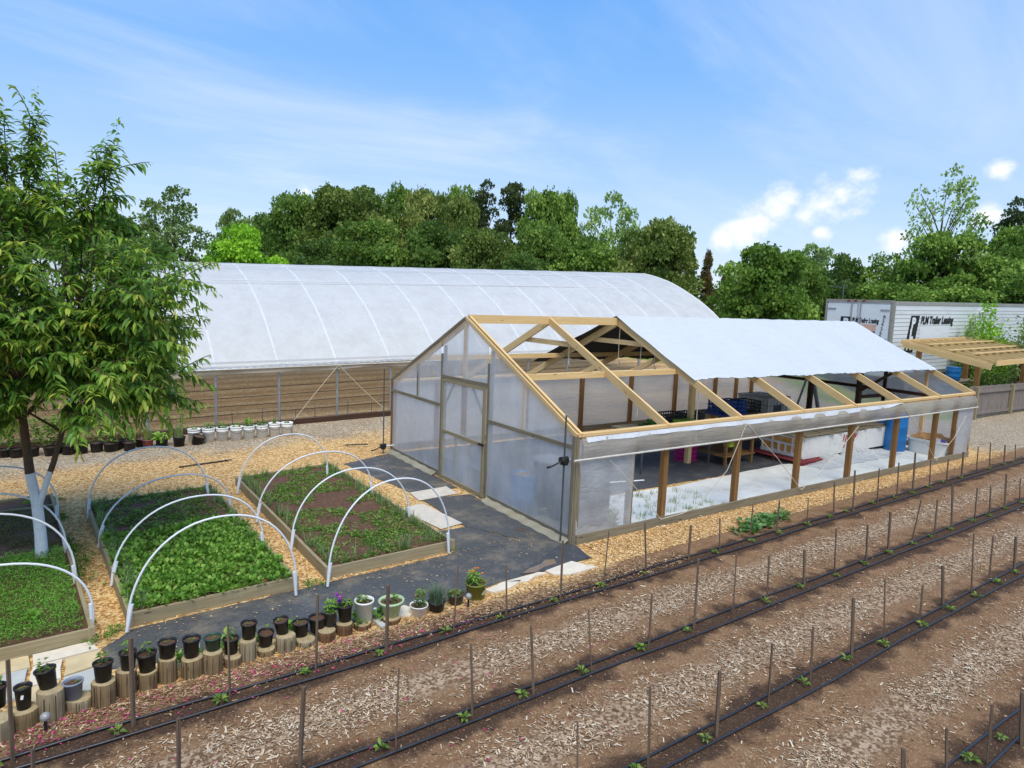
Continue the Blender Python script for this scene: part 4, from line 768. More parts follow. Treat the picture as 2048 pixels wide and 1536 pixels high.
M['seedling'] = mat_leaf('seedling_leaf', [lin(66, 104, 48), lin(104, 142, 62), lin(150, 176, 84)])
def plant_mesh(kind, s, name='plant', parent=None):
    """small potted plants: seedling, bushy, grassy, lavender, trailing, herb"""
    g = np.random.default_rng(random.randint(0, 99999))
    if kind == 'lavender':
        n = 420; P = np.concatenate([g.normal(0, .028, (n, 2)) * s / .1, np.zeros((n, 1))], 1); v, f, i = blades(P, g.uniform(.5, 1, n) * s * 1.5, g.uniform(.1, 1, n) * s * 1.1, .0022, g); return np_mesh(name, v, f, M['lav'], parent, tint=g.uniform(0, 1, n)[i])
    if kind == 'grassy':
        n = 120; P = np.concatenate([g.normal(0, s * .25, (n, 2)), np.zeros((n, 1))], 1); v, f, i = blades(P, g.uniform(.4, 1, n) * s * 2.6, g.uniform(.1, 1, n) * s, .003, g); return np_mesh(name, v, f, ML['onion'], parent, tint=g.uniform(.2, 1, n)[i])
    n = {'tiny': 9, 'seedling': 26, 'bushy': 130, 'herb': 70, 'shrub': 240, 'wide': 60}[kind]
    hh = {'tiny': .35, 'seedling': 1.1, 'bushy': 1.0, 'herb': .55, 'shrub': 2.2, 'wide': .5}[kind] * s; wd = {'tiny': .3, 'seedling': .32, 'bushy': .75, 'herb': .7, 'shrub': .9, 'wide': 1.0}[kind] * s
    z = g.uniform(.1, 1, n); a = g.uniform(0, 2 * PI, n); r = wd * np.sqrt(g.uniform(0, 1, n)) * (1.15 - .6 * z) * .6
    P = np.stack([r * np.cos(a), r * np.sin(a), z * hh], 1); d = np.stack([np.cos(a), np.sin(a), g.uniform(-.3, .7, n)], 1)
    L = s * {'tiny': .3, 'seedling': .42, 'bushy': .34, 'herb': .32, 'shrub': .32, 'wide': .7}[kind] * g.uniform(.6, 1.2, n)
    v, f = leaves(P, d, np.array([0, 0, 1.]) + g.normal(0, .3, (n, 3)), L, L * .24, droop=.2)
    o = np_mesh(name, v, f, ML['bright'] if kind in ('bushy', 'wide') else M['seedling'], parent, tint=np.repeat(np.clip(z * .6 + g.normal(.2, .18, n), 0, 1), 2))
    return o
M['lav'] = mat_leaf('lavender_blade', [lin(74, 98, 84), lin(112, 134, 112), lin(150, 164, 140)])
def pot(name, label, cat, x, y, z, h, r, m, kind, ps, taper=.78, rim=.008, tilt=(0, 0), group=None, sm=None, soil_drop=.16, rimh=.1):
    o = thing(name, label, cat, (x, y, z), 0, group); o.rotation_euler = (tilt[0] + random.uniform(-.035, .035), tilt[1] + random.uniform(-.035, .035), random.uniform(0, 6))
    b = MB().lathe([(.0, 0), (r * taper, 0), (r * (taper + (1 - taper) * .9) * .97, h * (1 - rimh)), (r + rim * .4, h * (1 - rimh)), (r + rim * .5, h), (r - .004, h), (r - .007, h * (1 - rimh)), (r * taper * .9, h * .3)], n=24)
    b.build('pot_wall', m, o)
    MB().disc((0, 0, h * (1 - soil_drop)), r * .93, 18, bump=.004).build('soil', sm or M['potsoil'], o)
    if kind:
        p = plant_mesh(kind, ps, parent=o); p.location = (random.uniform(-.2, .2) * r, random.uniform(-.2, .2) * r, h * (1 - soil_drop))
    return o
M['greenpot'] = mat_plain('dark_green_plastic', lin(40, 74, 60), .45, .12, 8)
M['greyblue'] = mat_plain('grey_blue_plastic', lin(132, 142, 160), .5, .15, 4)
M['sage'] = mat_plain('sage_green_plastic', lin(176, 198, 156), .45, .06, 5)
M['olive'] = mat_plain('olive_green_plastic', lin(122, 130, 52), .45, .12, 6)
M['darkgrey'] = mat_plain('dark_grey_plastic', lin(70, 70, 70), .5, .12, 8)
M['dullred'] = mat_plain('dusty_red_plastic', lin(150, 84, 90), .6, .15, 8)
PG = 'pots along the log stumps'
PI_ = [('black', 'seedling', 'black pot cut off by the left picture edge'), ('black', 'tiny', 'black pot with a white tag on its side, low at left'), ('black', 'seedling', 'tilted black pot with a bushy seedling on the tallest pale stump'), ('greyblue', 'tiny', 'grey blue banded pot on a low stump'),
       ('black', 'seedling', 'black pot on the tall greenish stump right of the grey blue pot'), ('black', 'seedling', 'black pot half behind a stake, left of the widest black pot'), ('black', 'seedling', 'widest black pot with the tallest seedling'), ('black', 'tiny', 'black pot on the tall slim stump, left of the one with a side tag'),
       ('black', 'tiny', 'black pot with a white tag hanging on its right side'), ('greenpot', 'tiny', 'dark green pot on a pale topped stump'), ('black', 'seedling', 'black pot behind a stake right of the dark green pot'), ('black', 'tiny', 'small black pot on the light tall stump'),
       ('black', None, 'leaning black pot of bark mulch on a low stump'), ('black', 'tiny', 'black pot on the broad pale stump, right of the leaning pot'), ('black', 'tiny', 'black pot on a low dark stump with leaves behind it'), ('black', None, 'wide black pot with bare soil behind the middle stake'),
       ('darkgrey', 'bushy', 'small dark pot overflowing with light green leaves'), ('black', 'herb', 'black pot with a purple petunia'), ('white', 'herb', 'white bucket planter with scuffed base and leafy plant'), ('sage', 'herb', 'sage green planter with a wide rolled rim and purple flower'),
       ('white', 'shrub', 'white pot with a torn rim and yellow red leaved plant'), ('black', 'lavender', 'black fabric pot with a grey green lavender mound'), ('darkgrey', 'herb', 'dark grey pot with a small herb beside a stake'), ('olive', 'bushy', 'olive green pot with orange marigolds')]
pots = []
for (m, k, l), (x, y, z, h, r, si) in zip(PI_, D['pots']):
    kw = {}
    if m == 'sage': kw = dict(taper=.62, rim=.022, rimh=.16)
    if m in ('white', 'olive'): kw = dict(taper=.84, rim=.003)
    tl = (0, 0)
    if 'tilted' in l: tl = (.0, -.14)
    if 'leaning' in l: tl = (-.1, .12)
    ps = {'seedling': .1, 'tiny': .07, 'bushy': .12, 'herb': .12, 'lavender': .14, 'shrub': .085, None: 0}[k]
    if 'marigolds' in l: ps = .14
    h = max(h, .11) if m not in ('black',) or k != 'lavender' else .1
    z = z if si < 0 else max(z, .045 + .002)
    pots.append(pot('plant_pot' if m != 'white' or 'torn' in l else 'bucket_planter', l, 'plant pot', x, y, z, h, r, M[m], k, ps, tilt=tl, group=PG, **kw))
def petals(par, pts, cols, s, name='flower'):
    P = []; Dr = []
    for p in pts:
        for k in range(9): a = 2 * PI * k / 9 + random.random(); P.append(p); Dr.append((math.cos(a), math.sin(a), random.uniform(.1, .7)))
    P, Dr = np.array(P, float), np.array(Dr, float); v, f = leaves(P, Dr, np.array([0, 0, 1.]) + rng.normal(0, .3, P.shape), s, s * .42, droop=.15)
    return np_mesh(name, v, f, mat_tint('petal', cols, .6), par, tint=np.repeat(rng.uniform(0, 1, len(P)), 2))
PUR = [lin(130, 30, 150), lin(178, 60, 190), lin(196, 90, 200)]
h = D['pots'][17][3]; petals(pots[17], [(-.03, .03, h + .05), (-.05, .02, h + .09), (-.06, .05, h + .12), (-.02, .05, h + .03)], PUR, .028)
h = .154; petals(pots[19], [(.05, -.02, h + .03), (.06, .0, h + .02)], PUR, .024)
petals(pots[23], [(.05, -.03, .3), (-.04, -.05, .27), (.07, .03, .28), (-.02, .05, .31), (.0, -.02, .32)], [lin(226, 120, 20), lin(240, 160, 30), lin(214, 90, 20)], .02)
petals(pots[20], [(-.03, .02, .2), (.04, .01, .22), (.0, -.04, .18)], [lin(190, 70, 50), lin(206, 150, 60)], .02, 'red_leaf')
for i in (1, 8):                                                   # white plant tags
    x, y, z, h, r, si = D['pots'][i]; tg = MB(); z0 = pots[i]
    a = (-PI / 2 - .1) if i == 1 else -.35
    a -= z0.rotation_euler.z; rr = r * .93
    tg.beam((rr * math.cos(a - .16), rr * math.sin(a - .16), h * .62), (rr * math.cos(a + .16), rr * math.sin(a + .16), h * .6), .004, .03 if i == 1 else .05, up=(0, 0, 1)); tg.build('tag', M['white'], z0)
o = pots[23]; x, y, z, h, r, si = D['pots'][23]; lg = MB(); a0 = -PI / 2 + .45 - o.rotation_euler.z
for k in range(14):
    t0, t1 = 2 * PI * k / 14, 2 * PI * (k + 1) / 14; q = lambda t, s: (r * .995 * math.cos(a0 + .42 * s * math.cos(t)), r * .995 * math.sin(a0 + .42 * s * math.cos(t)), h * .52 + .024 * s * math.sin(t) + .012 * s * math.cos(t))
    lg.face([q(t0, .0), q(t0, 1), q(t1, 1)])
lg.build('leaf_mark', mat_plain('pale_olive_mark', lin(168, 172, 128), .5, .05, 5), o)
def leaf_clump(label, x, y, z, k, s):
    P = np.repeat(np.array([[x, y, z]]), 5, 0) + np.concatenate([rng.normal(0, s * .5, (5, 2)), np.zeros((5, 1))], 1); v, f, t = rosettes(P, k, s * .8, s * .28, (.15, 1.2), s * .6); tag(np_mesh('ground_plant', v, f, ML['bright'], tint=t), label, 'plant', 'green plants behind the stumps')
for l, x, y in (('leafy plant behind the stumps left of the black pot with a side tag', -4.82, -.66), ('leafy plant between the side tag pot and the dark green pot', -4.62, -.66), ('large leafy plant behind the dark green pot', -4.44, -.6), ('leafy plant behind the leaning black pot', -4.14, -.6), ('leafy plant behind the black pot of the low dark stump', -3.84, -.58), ('leaves between the petunia pot and the white bucket', -3.28, -.72), ('leaves beside the sage green planter', -3.02, -.7)):
    leaf_clump(l, x, y, .04, 10, .075)
# globe light
lt = thing('globe_light', 'small clear globe garden light on a black stake', 'garden light', (-5.72, -1.1, 0))
MB().tube([(0, 0, -.02), (0, 0, .085)], .011, 8).build('stem', M['black'], lt)
gl = NT('frosted_globe'); gl.principled(**{'Base Color': lin(150, 148, 144), 'Roughness': .15, 'Specular IOR Level': .7, 'Normal': gl.bump(gl.noise(gl.coord(), 60, 3), .6, .01)})
MB().lathe([(.001, -.034)] + [(.034 * math.cos(t), .034 * math.sin(t)) for t in np.linspace(-1.4, 1.4, 9)] + [(.001, .034)], (0, 0, .115), 16).build('globe', gl.mat, lt)
g2 = copy_tree(lt); g2.location = (-2.12, -.9, .0); tag(g2, 'second small globe light beside the dark grey pot and stake')

# ---- nursery pots and buckets along the polytunnel
FL = ['black nursery pot at the left picture edge by the polytunnel', 'wide black nursery pot with a yellow green shrub at far left', 'black nursery pot behind the white painted trunk', 'wide black pot with leafy shrub between the two tree stems', 'black pot standing behind the thin tree stem',
      'black pot right of the thin tree stem', 'black pot with drooping peach leaves in front of it', 'black pot with a small branching sapling', 'wide black pot with a tall thin stem', 'black pot set back behind the wide one with the tall stem', 'black pot with a twisted sapling, left of the red pot', 'black pot hidden behind the twisted sapling',
      'black pot squeezed behind the dusty red pot', 'dusty red pot with a dry grassy plant', 'black pot with broad yellow green leaves right of the red pot', 'black pot with a spiky plant left of the white buckets', 'tipped black pot lying against the first white bucket']
FK = ['shrub', 'shrub', 'shrub', 'shrub', 'shrub', 'herb', 'herb', 'seedling', 'seedling', 'shrub', 'seedling', 'herb', None, 'grassy', 'wide', 'grassy', None]
for i, (l, k, (x, y, z, h, r)) in enumerate(zip(FL, FK, D['far_pots'])):
    ps = {'shrub': .26, 'herb': .2, 'seedling': .26, 'grassy': .14, 'wide': .2, None: 0}[k]
    pot('nursery_pot', l, 'plant pot', x, y, z, h * (1.0 if i != 16 else .9), r * .97, M['dullred' if i == 13 else 'black'], k, ps, taper=.82, tilt=(.0, .0) if i != 16 else (.25, -.2), group='nursery pots along the polytunnel', soil_drop=.1)
for l, x, y, z, hh in (('tall slender vine plant climbing behind the black pots', -3.9, 8.5, 0, 1.15), ('second wispy tall vine left of the white buckets', -3.55, 8.45, 0, .95)):
    o = thing('vine', l, 'plant', (x, y, z)); MB().tube([(0, 0, 0), (.03, .02, hh * .5), (.0, .04, hh)], .006, 5).build('stem', M['seedling_stem'] if 'seedling_stem' in M else mat_plain('green_stem', lin(110, 130, 60), .7, .2, 9), o)
    n = 70; zz = rng.uniform(.25, 1, n) * hh; P = np.stack([rng.normal(.015, .05, n), rng.normal(.02, .05, n), zz], 1); v, f = leaves(P, rand_dirs(n) + [0, 0, -.2], rand_dirs(n) + [0, 0, 1], rng.uniform(.05, .1, n), rng.uniform(.012, .022, n), .2); np_mesh('leaf', v, f, mat_leaf('vine_leaf', [lin(110, 140, 40), lin(150, 170, 60), lin(176, 190, 90)]), o, tint=np.repeat(rng.uniform(0, 1, n), 2))
BL = ['first white bucket, behind the tipped black pot', 'white bucket second from the tipped black pot, with a leafy seedling', 'white bucket with dark drooping seedling, third from the tipped pot', 'white bucket with yellowish sprigs, fourth from the tipped pot', 'white bucket with a bright green mound, fifth from the tipped pot', 'white bucket full of low green growth, third from the right end', 'white bucket with thin tall sprigs, second from the right end', 'last white bucket at the right end of the row, with a dark label']
for i, (l, (x, y, z, h, r)) in enumerate(zip(BL, D['buckets'])):
    o = thing('white_bucket', l, 'bucket', (x, y, z), 0, 'white buckets along the polytunnel'); h *= 1.02
    MB().lathe([(0, 0), (r * .84, 0), (r * .96, h * .72), (r * 1.0, h * .73), (r * 1.0, h * .78), (r * .97, h * .79), (r * .985, h * .9), (r * 1.03, h * .91), (r * 1.03, h), (r * .95, h), (r * .9, h * .5)], n=24).build('bucket_wall', M['white'], o)
    MB().disc((0, 0, h * .9), r * .94, 16, bump=.004).build('soil', M['potsoil'], o)
    MB().tube([(r * 1.02 * math.cos(a), r * 1.02 * math.sin(a) - .004, h * .86 - .1 * math.sin((a + PI) % PI)) for a in np.linspace(-PI, 0, 13)], .004, 5).build('handle', M['darksteel'], o)
    p = plant_mesh(['herb', 'herb', 'herb', 'herb', 'bushy', 'herb', 'grassy', 'herb'][i], [.13, .2, .2, .16, .18, .22, .07, .1][i], parent=o); p.location.z = h * .9
    if i == 7: MB().beam((r * .62, -r * .74, h * .35), (r * .75, -r * .6, h * .35), .004, .09).build('label', M['darkgrey'], o)

# ---- drip hoses, stakes and pepper seedlings
ORD = ['first', 'second', 'third', 'fourth', 'fifth', 'sixth', 'seventh', 'eighth', 'ninth', 'tenth', 'eleventh', 'twelfth', 'thirteenth', 'fourteenth', 'fifteenth', 'sixteenth', 'seventeenth', 'eighteenth', 'nineteenth', 'twentieth'] + ['twenty-' + w for w in ('first', 'second', 'third', 'fourth', 'fifth', 'sixth', 'seventh', 'eighth')]
RN = ['first drip row', 'second drip row', 'third drip row', 'corner drip row']
for i, (a, b) in enumerate(ROWS[:4]):
    for s, nm in ((1, 'far'), (-1, 'near')):
        pts = []
        for x in np.arange(-9, 30.1, .6): pts.append((x, a + b * x + s * (.075 + .012 * math.sin(x * 1.1 + i)) + .008 * math.sin(x * 2.3 + s), .013 + .006 * math.sin(x * 1.7 + i * 2 + s) ** 2))
        tag(MB().tube(pts, .0105, 7).build('drip_hose', M['hose']), 'black drip hose on the %s side of the %s' % (nm, RN[i]), 'hose', 'drip hoses along the field rows')
sv = []
for q in range(3):
    w = .024 - .003 * q; sv.append(MB().beam((0, 0, -.04), (0, 0, 1), w, w * (.9 - .12 * q), up=(0, 1, 0)).build('wooden_stake', M['stake']))
cnt = {1: 0, 2: 0, 3: 0, 4: 0}; tot = {r: sum(1 for s in D['stakes'] if s[0] == r) for r in cnt}; used = set(); seed_src = []
for q in range(4):
    g = np.random.default_rng(50 + q); k = 7 + q; a = np.arange(k) * 2.4 + g.uniform(0, .5, k); e = g.uniform(.0, .8, k); dd = np.stack([np.cos(a) * np.cos(e), np.sin(a) * np.cos(e), np.sin(e)], 1)
    v, f = leaves(np.array([[0, 0, .03]]) + dd * .012, dd, np.array([0, 0, 1.]) + g.normal(0, .2, (k, 3)) - dd * .3, g.uniform(.05, .085, k), g.uniform(.013, .022, k), .2)
    v = np.concatenate([v, [[-.003, 0, 0], [.003, 0, 0], [.0, 0, .04]]]); f = np.concatenate([f, [[len(v) - 3, len(v) - 2, len(v) - 1]]])
    seed_src.append(np_mesh('pepper_seedling', v, f, mat_leaf('pepper_leaf%d' % q, [lin(84, 118, 46), lin(114, 146, 58), lin(150, 170, 80)]), tint=np.append(np.repeat(g.uniform(0, 1, k), 2), .2)))
sused = set()
for idx, (rw, x, y, dx, dy, h) in enumerate(D['stakes']):
    q = (idx * 5 + rw) % 3; o = sv[q] if q not in used else copy_tree(sv[q]); used.add(q); cnt[rw] += 1
    o.location = (x, y, 0); ln = math.hypot(dx, dy); tilt = math.atan2(ln, h); ax = Vector((-dy, dx, 0))
    o.rotation_mode = 'QUATERNION'; from_q = Matrix.Rotation(tilt if ln > 1e-4 else 0, 3, ax if ln > 1e-4 else Vector((1, 0, 0))).to_quaternion() @ Matrix.Rotation(random.uniform(0, .6) + .5, 3, 'Z').to_quaternion()
    o.rotation_quaternion = from_q; o.scale = (1, 1, math.hypot(h, ln))
    look = 'leaning' if tilt > .16 else 'tall' if h > .66 else 'short' if h < .46 else 'weathered'
    tag(o, '%s wooden stake, %s from the left in the %s' % (look, ORD[cnt[rw] - 1], RN[rw - 1]), 'stake', 'stakes along the drip rows')
    if (idx * 7) % 13 != 5:
        q = idx % 4; p = seed_src[q] if q not in sused else copy_tree(seed_src[q]); sused.add(q)
        sx = x - .05 + random.uniform(-.02, .02); a, b = ROWS[rw - 1]; p.location = (sx - .04, a + b * sx + random.uniform(-.03, .03), 0); p.rotation_euler = (0, 0, random.uniform(0, 6)); p.scale = (random.uniform(.6, .95),) * 3
        tag(p, 'pepper seedling by the %s stake from the left in the %s' % (ORD[cnt[rw] - 1], RN[rw - 1]), 'seedling', 'pepper seedlings along the drip rows')
# ================================================================ things inside the shade house
sheet('floor_cloth', 'dark woven floor cloth inside the shade house', [(.1, 1.35), (2.3, 1.45), (6.1, 1.4), (7.2, 1.36), (11.4, 1.3), (11.4, W - .15), (.1, W - .15)], .006, M['tarred'], wob=.01)
sheet('floor_cloth', 'black cloth under the pots in the near corner of the shade house', [(.1, .06), (1.1, .06), (1.25, 1.34), (.1, 1.34)], .009, M['tarred'], wob=.01)
def whitecloth():
    pts = [(1.15, .0), (11.45, .0), (11.45, 1.36), (8.0, 1.4), (6.1, 1.44), (4.2, 1.43), (2.3, 1.5), (1.3, 1.3)]
    mb = MB()
    def fn(u, v):
        x = 1.0 + 10.45 * u; yt = 1.34 + .05 * math.sin(x * 1.3) + .02 * math.sin(x * 5); y = .0 + yt * v
        return (x, y, .013 + .014 * float(vnoise(x, y, 3, 21)) * (v > .02) + .006 * float(vnoise(x, y, 11, 2)))
    mb.grid(fn, 150, 24); return tag(mb.build('ground_cloth', M['whitecloth']), 'wrinkled white ground cloth along the open side inside the shade house', 'ground cloth')
whitecloth()
def table(label, x0, x1, y0, y1, z, m, top_m, shelf=False, lw=.05):
    o = thing('work_table', label, 'table', ((x0 + x1) / 2, (y0 + y1) / 2, 0)); a, b = (x1 - x0) / 2, (y1 - y0) / 2
    t = MB()
    for k in range(6): t.beam((-a, -b + (k + .5) * b / 3, z - .015 - .003 * (k % 2)), (a, -b + (k + .5) * b / 3, z - .015 - .003 * (k % 2)), b / 3 - .012, .026)
    t.build('table_top', top_m, o)
    for sx in (-1, 1):
        for sy in (-1, 1): MB().post(sx * (a - .05), sy * (b - .05), 0, z - .035, lw).build('leg', m, o)
    MB().beam((-a + .1, -b + .04, z - .075), (a - .1, -b + .04, z - .075), .03, .07).build('apron', m, o); MB().beam((-a + .1, b - .04, z - .075), (a - .1, b - .04, z - .075), .03, .07).build('apron', m, o)
    if shelf:
        s = MB()
        for k in range(4): s.beam((-a - .02, -b + (k + .5) * b / 2, .2), (a + .02, -b + (k + .5) * b / 2, .2), b / 2 - .02, .024)
        s.build('shelf', top_m, o)
    return o
table('plank table with lettuce and black crates inside the house', 3.35, 5.35, 2.12, 3.0, .8, M['darksteel'], M['weathered'], lw=.03)
table('wooden bench with a lower shelf behind the second open post', 5.42, 6.35, 1.84, 2.75, .6, M['treated'], M['treated'], True)
table('plank table carrying blue crates near the water tank', 6.5, 7.9, 2.9, 3.7, .8, M['weathered'], M['weathered'])
def crate(label, m, x, y, z, rz, L=.5, Wd=.36, Hh=.2, grp='plastic crates inside the shade house'):
    o = thing('plastic_crate', label, 'crate', (x, y, z), rz, grp); w = MB(); t = .016; a, b = L / 2, Wd / 2
    for zz in (.012, Hh * .35, Hh * .65, Hh - .012):
        hh = .026
        for s in (-1, 1):
            w.beam((-a, s * b, zz), (a, s * b, zz), t, hh).beam((s * a, -b + t / 2, zz), (s * a, b - t / 2, zz), t, hh)
    for k in range(8):
        u = -a + (k + .5) * L / 8
        for s in (-1, 1): w.beam((u, s * (b - .002), .02), (u, s * (b - .002), Hh - .02), .018, .01, up=(0, 1, 0))
    for k in range(6):
        u = -b + (k + .5) * Wd / 6
        for s in (-1, 1): w.beam((s * (a - .002), u, .02), (s * (a - .002), u, Hh - .02), .01, .018, up=(0, 1, 0))
    w.build('crate_wall', m, o); MB().box(-a + .01, a - .01, -b + .01, b - .01, .004, .014).build('crate_floor', m, o); return o
Z1 = .802
crate('long black crate at the back of the lettuce table', M['black'], 4.62, 2.66, Z1, .02, .56, .4, .22)
crate('black crate at the right end of the lettuce table', M['black'], 5.18, 2.62, Z1, .08, .32, .5, .2)
crate('lime green crate lying upside down in front of the black crates', M['lime'], 4.72, 2.32, Z1 + .13, 0, .44, .3, .13).rotation_euler = (PI, 0, .1)
crate('left blue crate of the stacked blue ones', M['crateblue'], 6.66, 3.0, Z1, .05, .36, .5, .32)
crate('right blue crate with faded print on its side', M['crateblue'], 7.08, 3.04, Z1, .05, .36, .5, .3)
crate('black crate right of the blue crates', M['black'], 7.62, 3.1, Z1, -.05, .5, .5, .26)
crate('magenta crate on the floor under the lettuce table', M['pink'], 5.1, 2.6, .012, .06, .36, .3, .3)
crate('magenta crate on the floor behind the wooden bench', M['pink'], 5.55, 2.95, .012, .1, .4, .3, .32)
crate('lime green crate standing on its end on the bench shelf', M['lime'], 5.72, 2.0, .38, 0, .26, .14, .3).rotation_euler = (0, 0, .3)
v_, f_, t_ = rosettes(np.stack([3.86 + rng.normal(0, .1, 16), 2.36 + rng.normal(0, .07, 16), np.full(16, Z1 + .05)], 1), 11, .075, .03, (.2, 1.2), .05)
tag(np_mesh('lettuce_tray', v_, f_, mat_leaf('dark_lettuce', [lin(34, 82, 34), lin(54, 112, 44), lin(84, 140, 58)]), tint=t_), 'clump of dark green lettuce plants on the plank table', 'plants')
tag(MB().beam((3.45, 2.3, Z1 + .04), (3.62, 2.34, Z1 + .05), .15, .07).beam((3.55, 2.42, Z1 + .06), (3.7, 2.4, Z1 + .04), .1, .09).build('dark_pouch', mat_plain('navy_fabric', lin(36, 40, 60), .85, .2, 12)), 'small dark navy pouch left of the lettuce', 'pouch')
# water tank in a cage
tk = thing('water_tank', 'white caged water tank on the far side of the shade house', 'water tank', (8.78, 3.45, 0))
b = MB(); a, c_ = .42, .42
b.box(-a, a, -c_, c_, .14, 1.06).lathe([(0, .05), (.09, .05), (.1, 0)], (0, 0, 1.062), 14).build('tank_body', mat_plain('translucent_white_tank', lin(212, 208, 196), .45, .06, 3, dirt=lin(170, 160, 136), dirt_amt=.4), tk)
g = MB(); a += .02; c_ += .02
for z in np.linspace(.16, 1.07, 6): g.tube([(-a, -c_, z), (a, -c_, z), (a, c_, z), (-a, c_, z), (-a, -c_, z)], .009, 5, caps=False)
for k in range(8):
    u = -a + (k + .0) * 2 * a / 7
    for s in (-1, 1): g.tube([(u, s * c_, .12), (u, s * c_, 1.07)], .008, 5).tube([(s * a, u, .12), (s * a, u, 1.07)], .008, 5)
g.build('cage', M['steel'], tk); MB().box(-.44, .44, -.44, .44, .0, .1).build('pallet', M['weathered'], tk)
MB().beam((-.2, -.45, .78), (.1, -.45, .78), .006, .2).build('name_plate', M['darksteel'], tk)
# step ladder
ld = thing('step_ladder', 'grey folding step ladder standing beside the water tank', 'ladder', (10.45, 3.3, 0), .5)
for s in (-1, 1):
    MB().beam((s * .25, -.42, 0), (s * .15, -.03, 1.62), .03, .06).build('front_rail', M['steel'], ld); MB().beam((s * .26, .42, 0), (s * .16, .04, 1.6), .025, .04).build('rear_rail', M['steel'], ld)
for k in range(5):
    f = (k + 1) / 6; MB().beam((-.25 + .1 * f, -.42 + .39 * f, 1.62 * f), (.25 - .1 * f, -.42 + .39 * f, 1.62 * f), .08, .025).build('step', M['steel'], ld)
    MB().beam((-.26 + .1 * f, .42 - .38 * f, 1.6 * f), (.26 - .1 * f, .42 - .38 * f, 1.6 * f), .02, .03).build('brace', M['steel'], ld)
MB().box(-.18, .18, -.1, .1, 1.6, 1.64).build('top_cap', mat_plain('ladder_cap', lin(120, 70, 60), .6, .1, 6), ld)
# long white tank on a red pallet
M['redpaint'] = mat_plain('worn_red_paint', lin(132, 50, 56), .8, .2, 7, dirt=lin(110, 84, 70), dirt_amt=.5)
pl = thing('red_pallet', 'worn red wooden pallet under the end of the long white trough', 'pallet', (7.35, 1.76, 0))
for k in range(7): MB().beam((-.42 + k * .14, -.68, .092), (-.42 + k * .14, .68, .092), .1, .016).build('deck_board', M['redpaint'], pl)
for k in (-1, 0, 1): MB().beam((-.46, k * .64, .045), (.46, k * .64, .045), .04, .075).build('stringer', M['redpaint'], pl)
tr = thing('white_trough', 'long white trough with brown stained ribbed end and plank lid', 'trough', (8.9, 1.76, 0))
M['trough'] = mat_plain('chalky_white_plastic', lin(224, 222, 216), .5, .05, 3, dirt=lin(150, 140, 120), dirt_amt=.4, dscale=4)
b = MB(); x0, x1, yb = -1.75, 1.78, .5; zl = .105; zh = .56
pr = lambda x, s: [(x, -yb * s, zl), (x, yb * s, zl), (x, yb * s + .02, zh), (x, -yb * s - .02, zh)]
A, Bq = pr(x0, 1), pr(x1, 1); b.face(A[::-1]); b.face(Bq)
for i in range(4): j = (i + 1) % 4; b.face([A[i], A[j], Bq[j], Bq[i]])
b.build('trough_body', M['trough'], tr)
r = MB(); e = MB()
e.box(x0 - .012, x0 - .002, -yb + .05, yb - .05, .2, .5)
e.build('stained_panel', mat_plain('rust_stain', lin(220, 156, 78), .7, .35, 9, dirt=lin(226, 214, 190), dirt_amt=.7, dscale=11), tr)
for z in (.15, .37, .53): r.beam((x0 - .02, -yb, z), (x0 - .02, yb, z), .035, .045)
for y in (-.48, -.26, -.1, .06, .22, .46): r.beam((x0 - .02, y, .15), (x0 - .02, y, .36 if abs(y) < .2 else .53), .04, .035, up=(0, 1, 0))
r.build('end_rib', M['trough'], tr)
MB().beam((-.62, -yb - .012, .34), (-.62, -yb - .012, .56), .03, .02, up=(0, 1, 0)).beam((.66, -yb - .012, .34), (.66, -yb - .012, .56), .03, .02, up=(0, 1, 0)).build('seam_rib', M['trough'], tr)
rd = MB()
for x, z0, z1 in ((-.3, .38, .52), (-.22, .34, .5), (-.14, .4, .52), (-.06, .3, .5), (.04, .36, .53), (.12, .33, .52), (.18, .42, .51), (-.26, .22, .3), (-.1, .2, .28)):
    rd.beam((x, -yb - .02 - .004, z0), (x + .03, -yb - .025, z1), .03, .004, up=(0, 1, 0))
rd.build('red_paint_smear', mat_plain('red_smear', lin(180, 52, 56), .6, .3, 12), tr)
lid = MB()
for k in range(11):
    xx = x0 + .1 + k * .33; lid.beam((xx - .2, -yb - .06 + .03 * (k % 3), .578 + .006 * (k % 2)), (xx + .1, yb + .05, .582 + .006 * (k % 2)), .3, .016)
lid.beam((x0 - .04, -yb - .04, .605), (.4, -yb + .05, .607), .09, .02).beam((-.5, -.1, .61), (1.7, -yb + .02, .612), .1, .02).beam((.2, .1, .62), (1.2, -.25, .625), .3, .014).beam((x0, .25, .61), (-.4, .2, .615), .25, .016)
lid.build('plank_lid', M['weathered'], tr)
def crumple():
    def fn(u, v):
        x = 7.0 + 3.3 * u; y = .72 + .5 * v; e = math.sin(PI * u) * math.sin(PI * min(1, v * .7 + .08)) ; n = float(vnoise(x, y, 4.5, 31)) * .6 + float(vnoise(x, y, 12, 7)) * .4
        return (x + .1 * (float(vnoise(x, y, 5, 3)) - .5), y + .12 * (float(vnoise(x, y, 4, 9)) - .5), .03 + .3 * e * n * (.4 + .6 * v))
    return tag(MB().grid(fn, 110, 30, sm=False).build('crumpled_sheet', mat_film('crumpled_polythene', lin(226, 228, 230), .22, .35, .25, (3, 3, 3), None, 0, .9, .15)), 'crumpled clear plastic sheet heaped along the foot of the white trough', 'plastic sheet')
crumple()
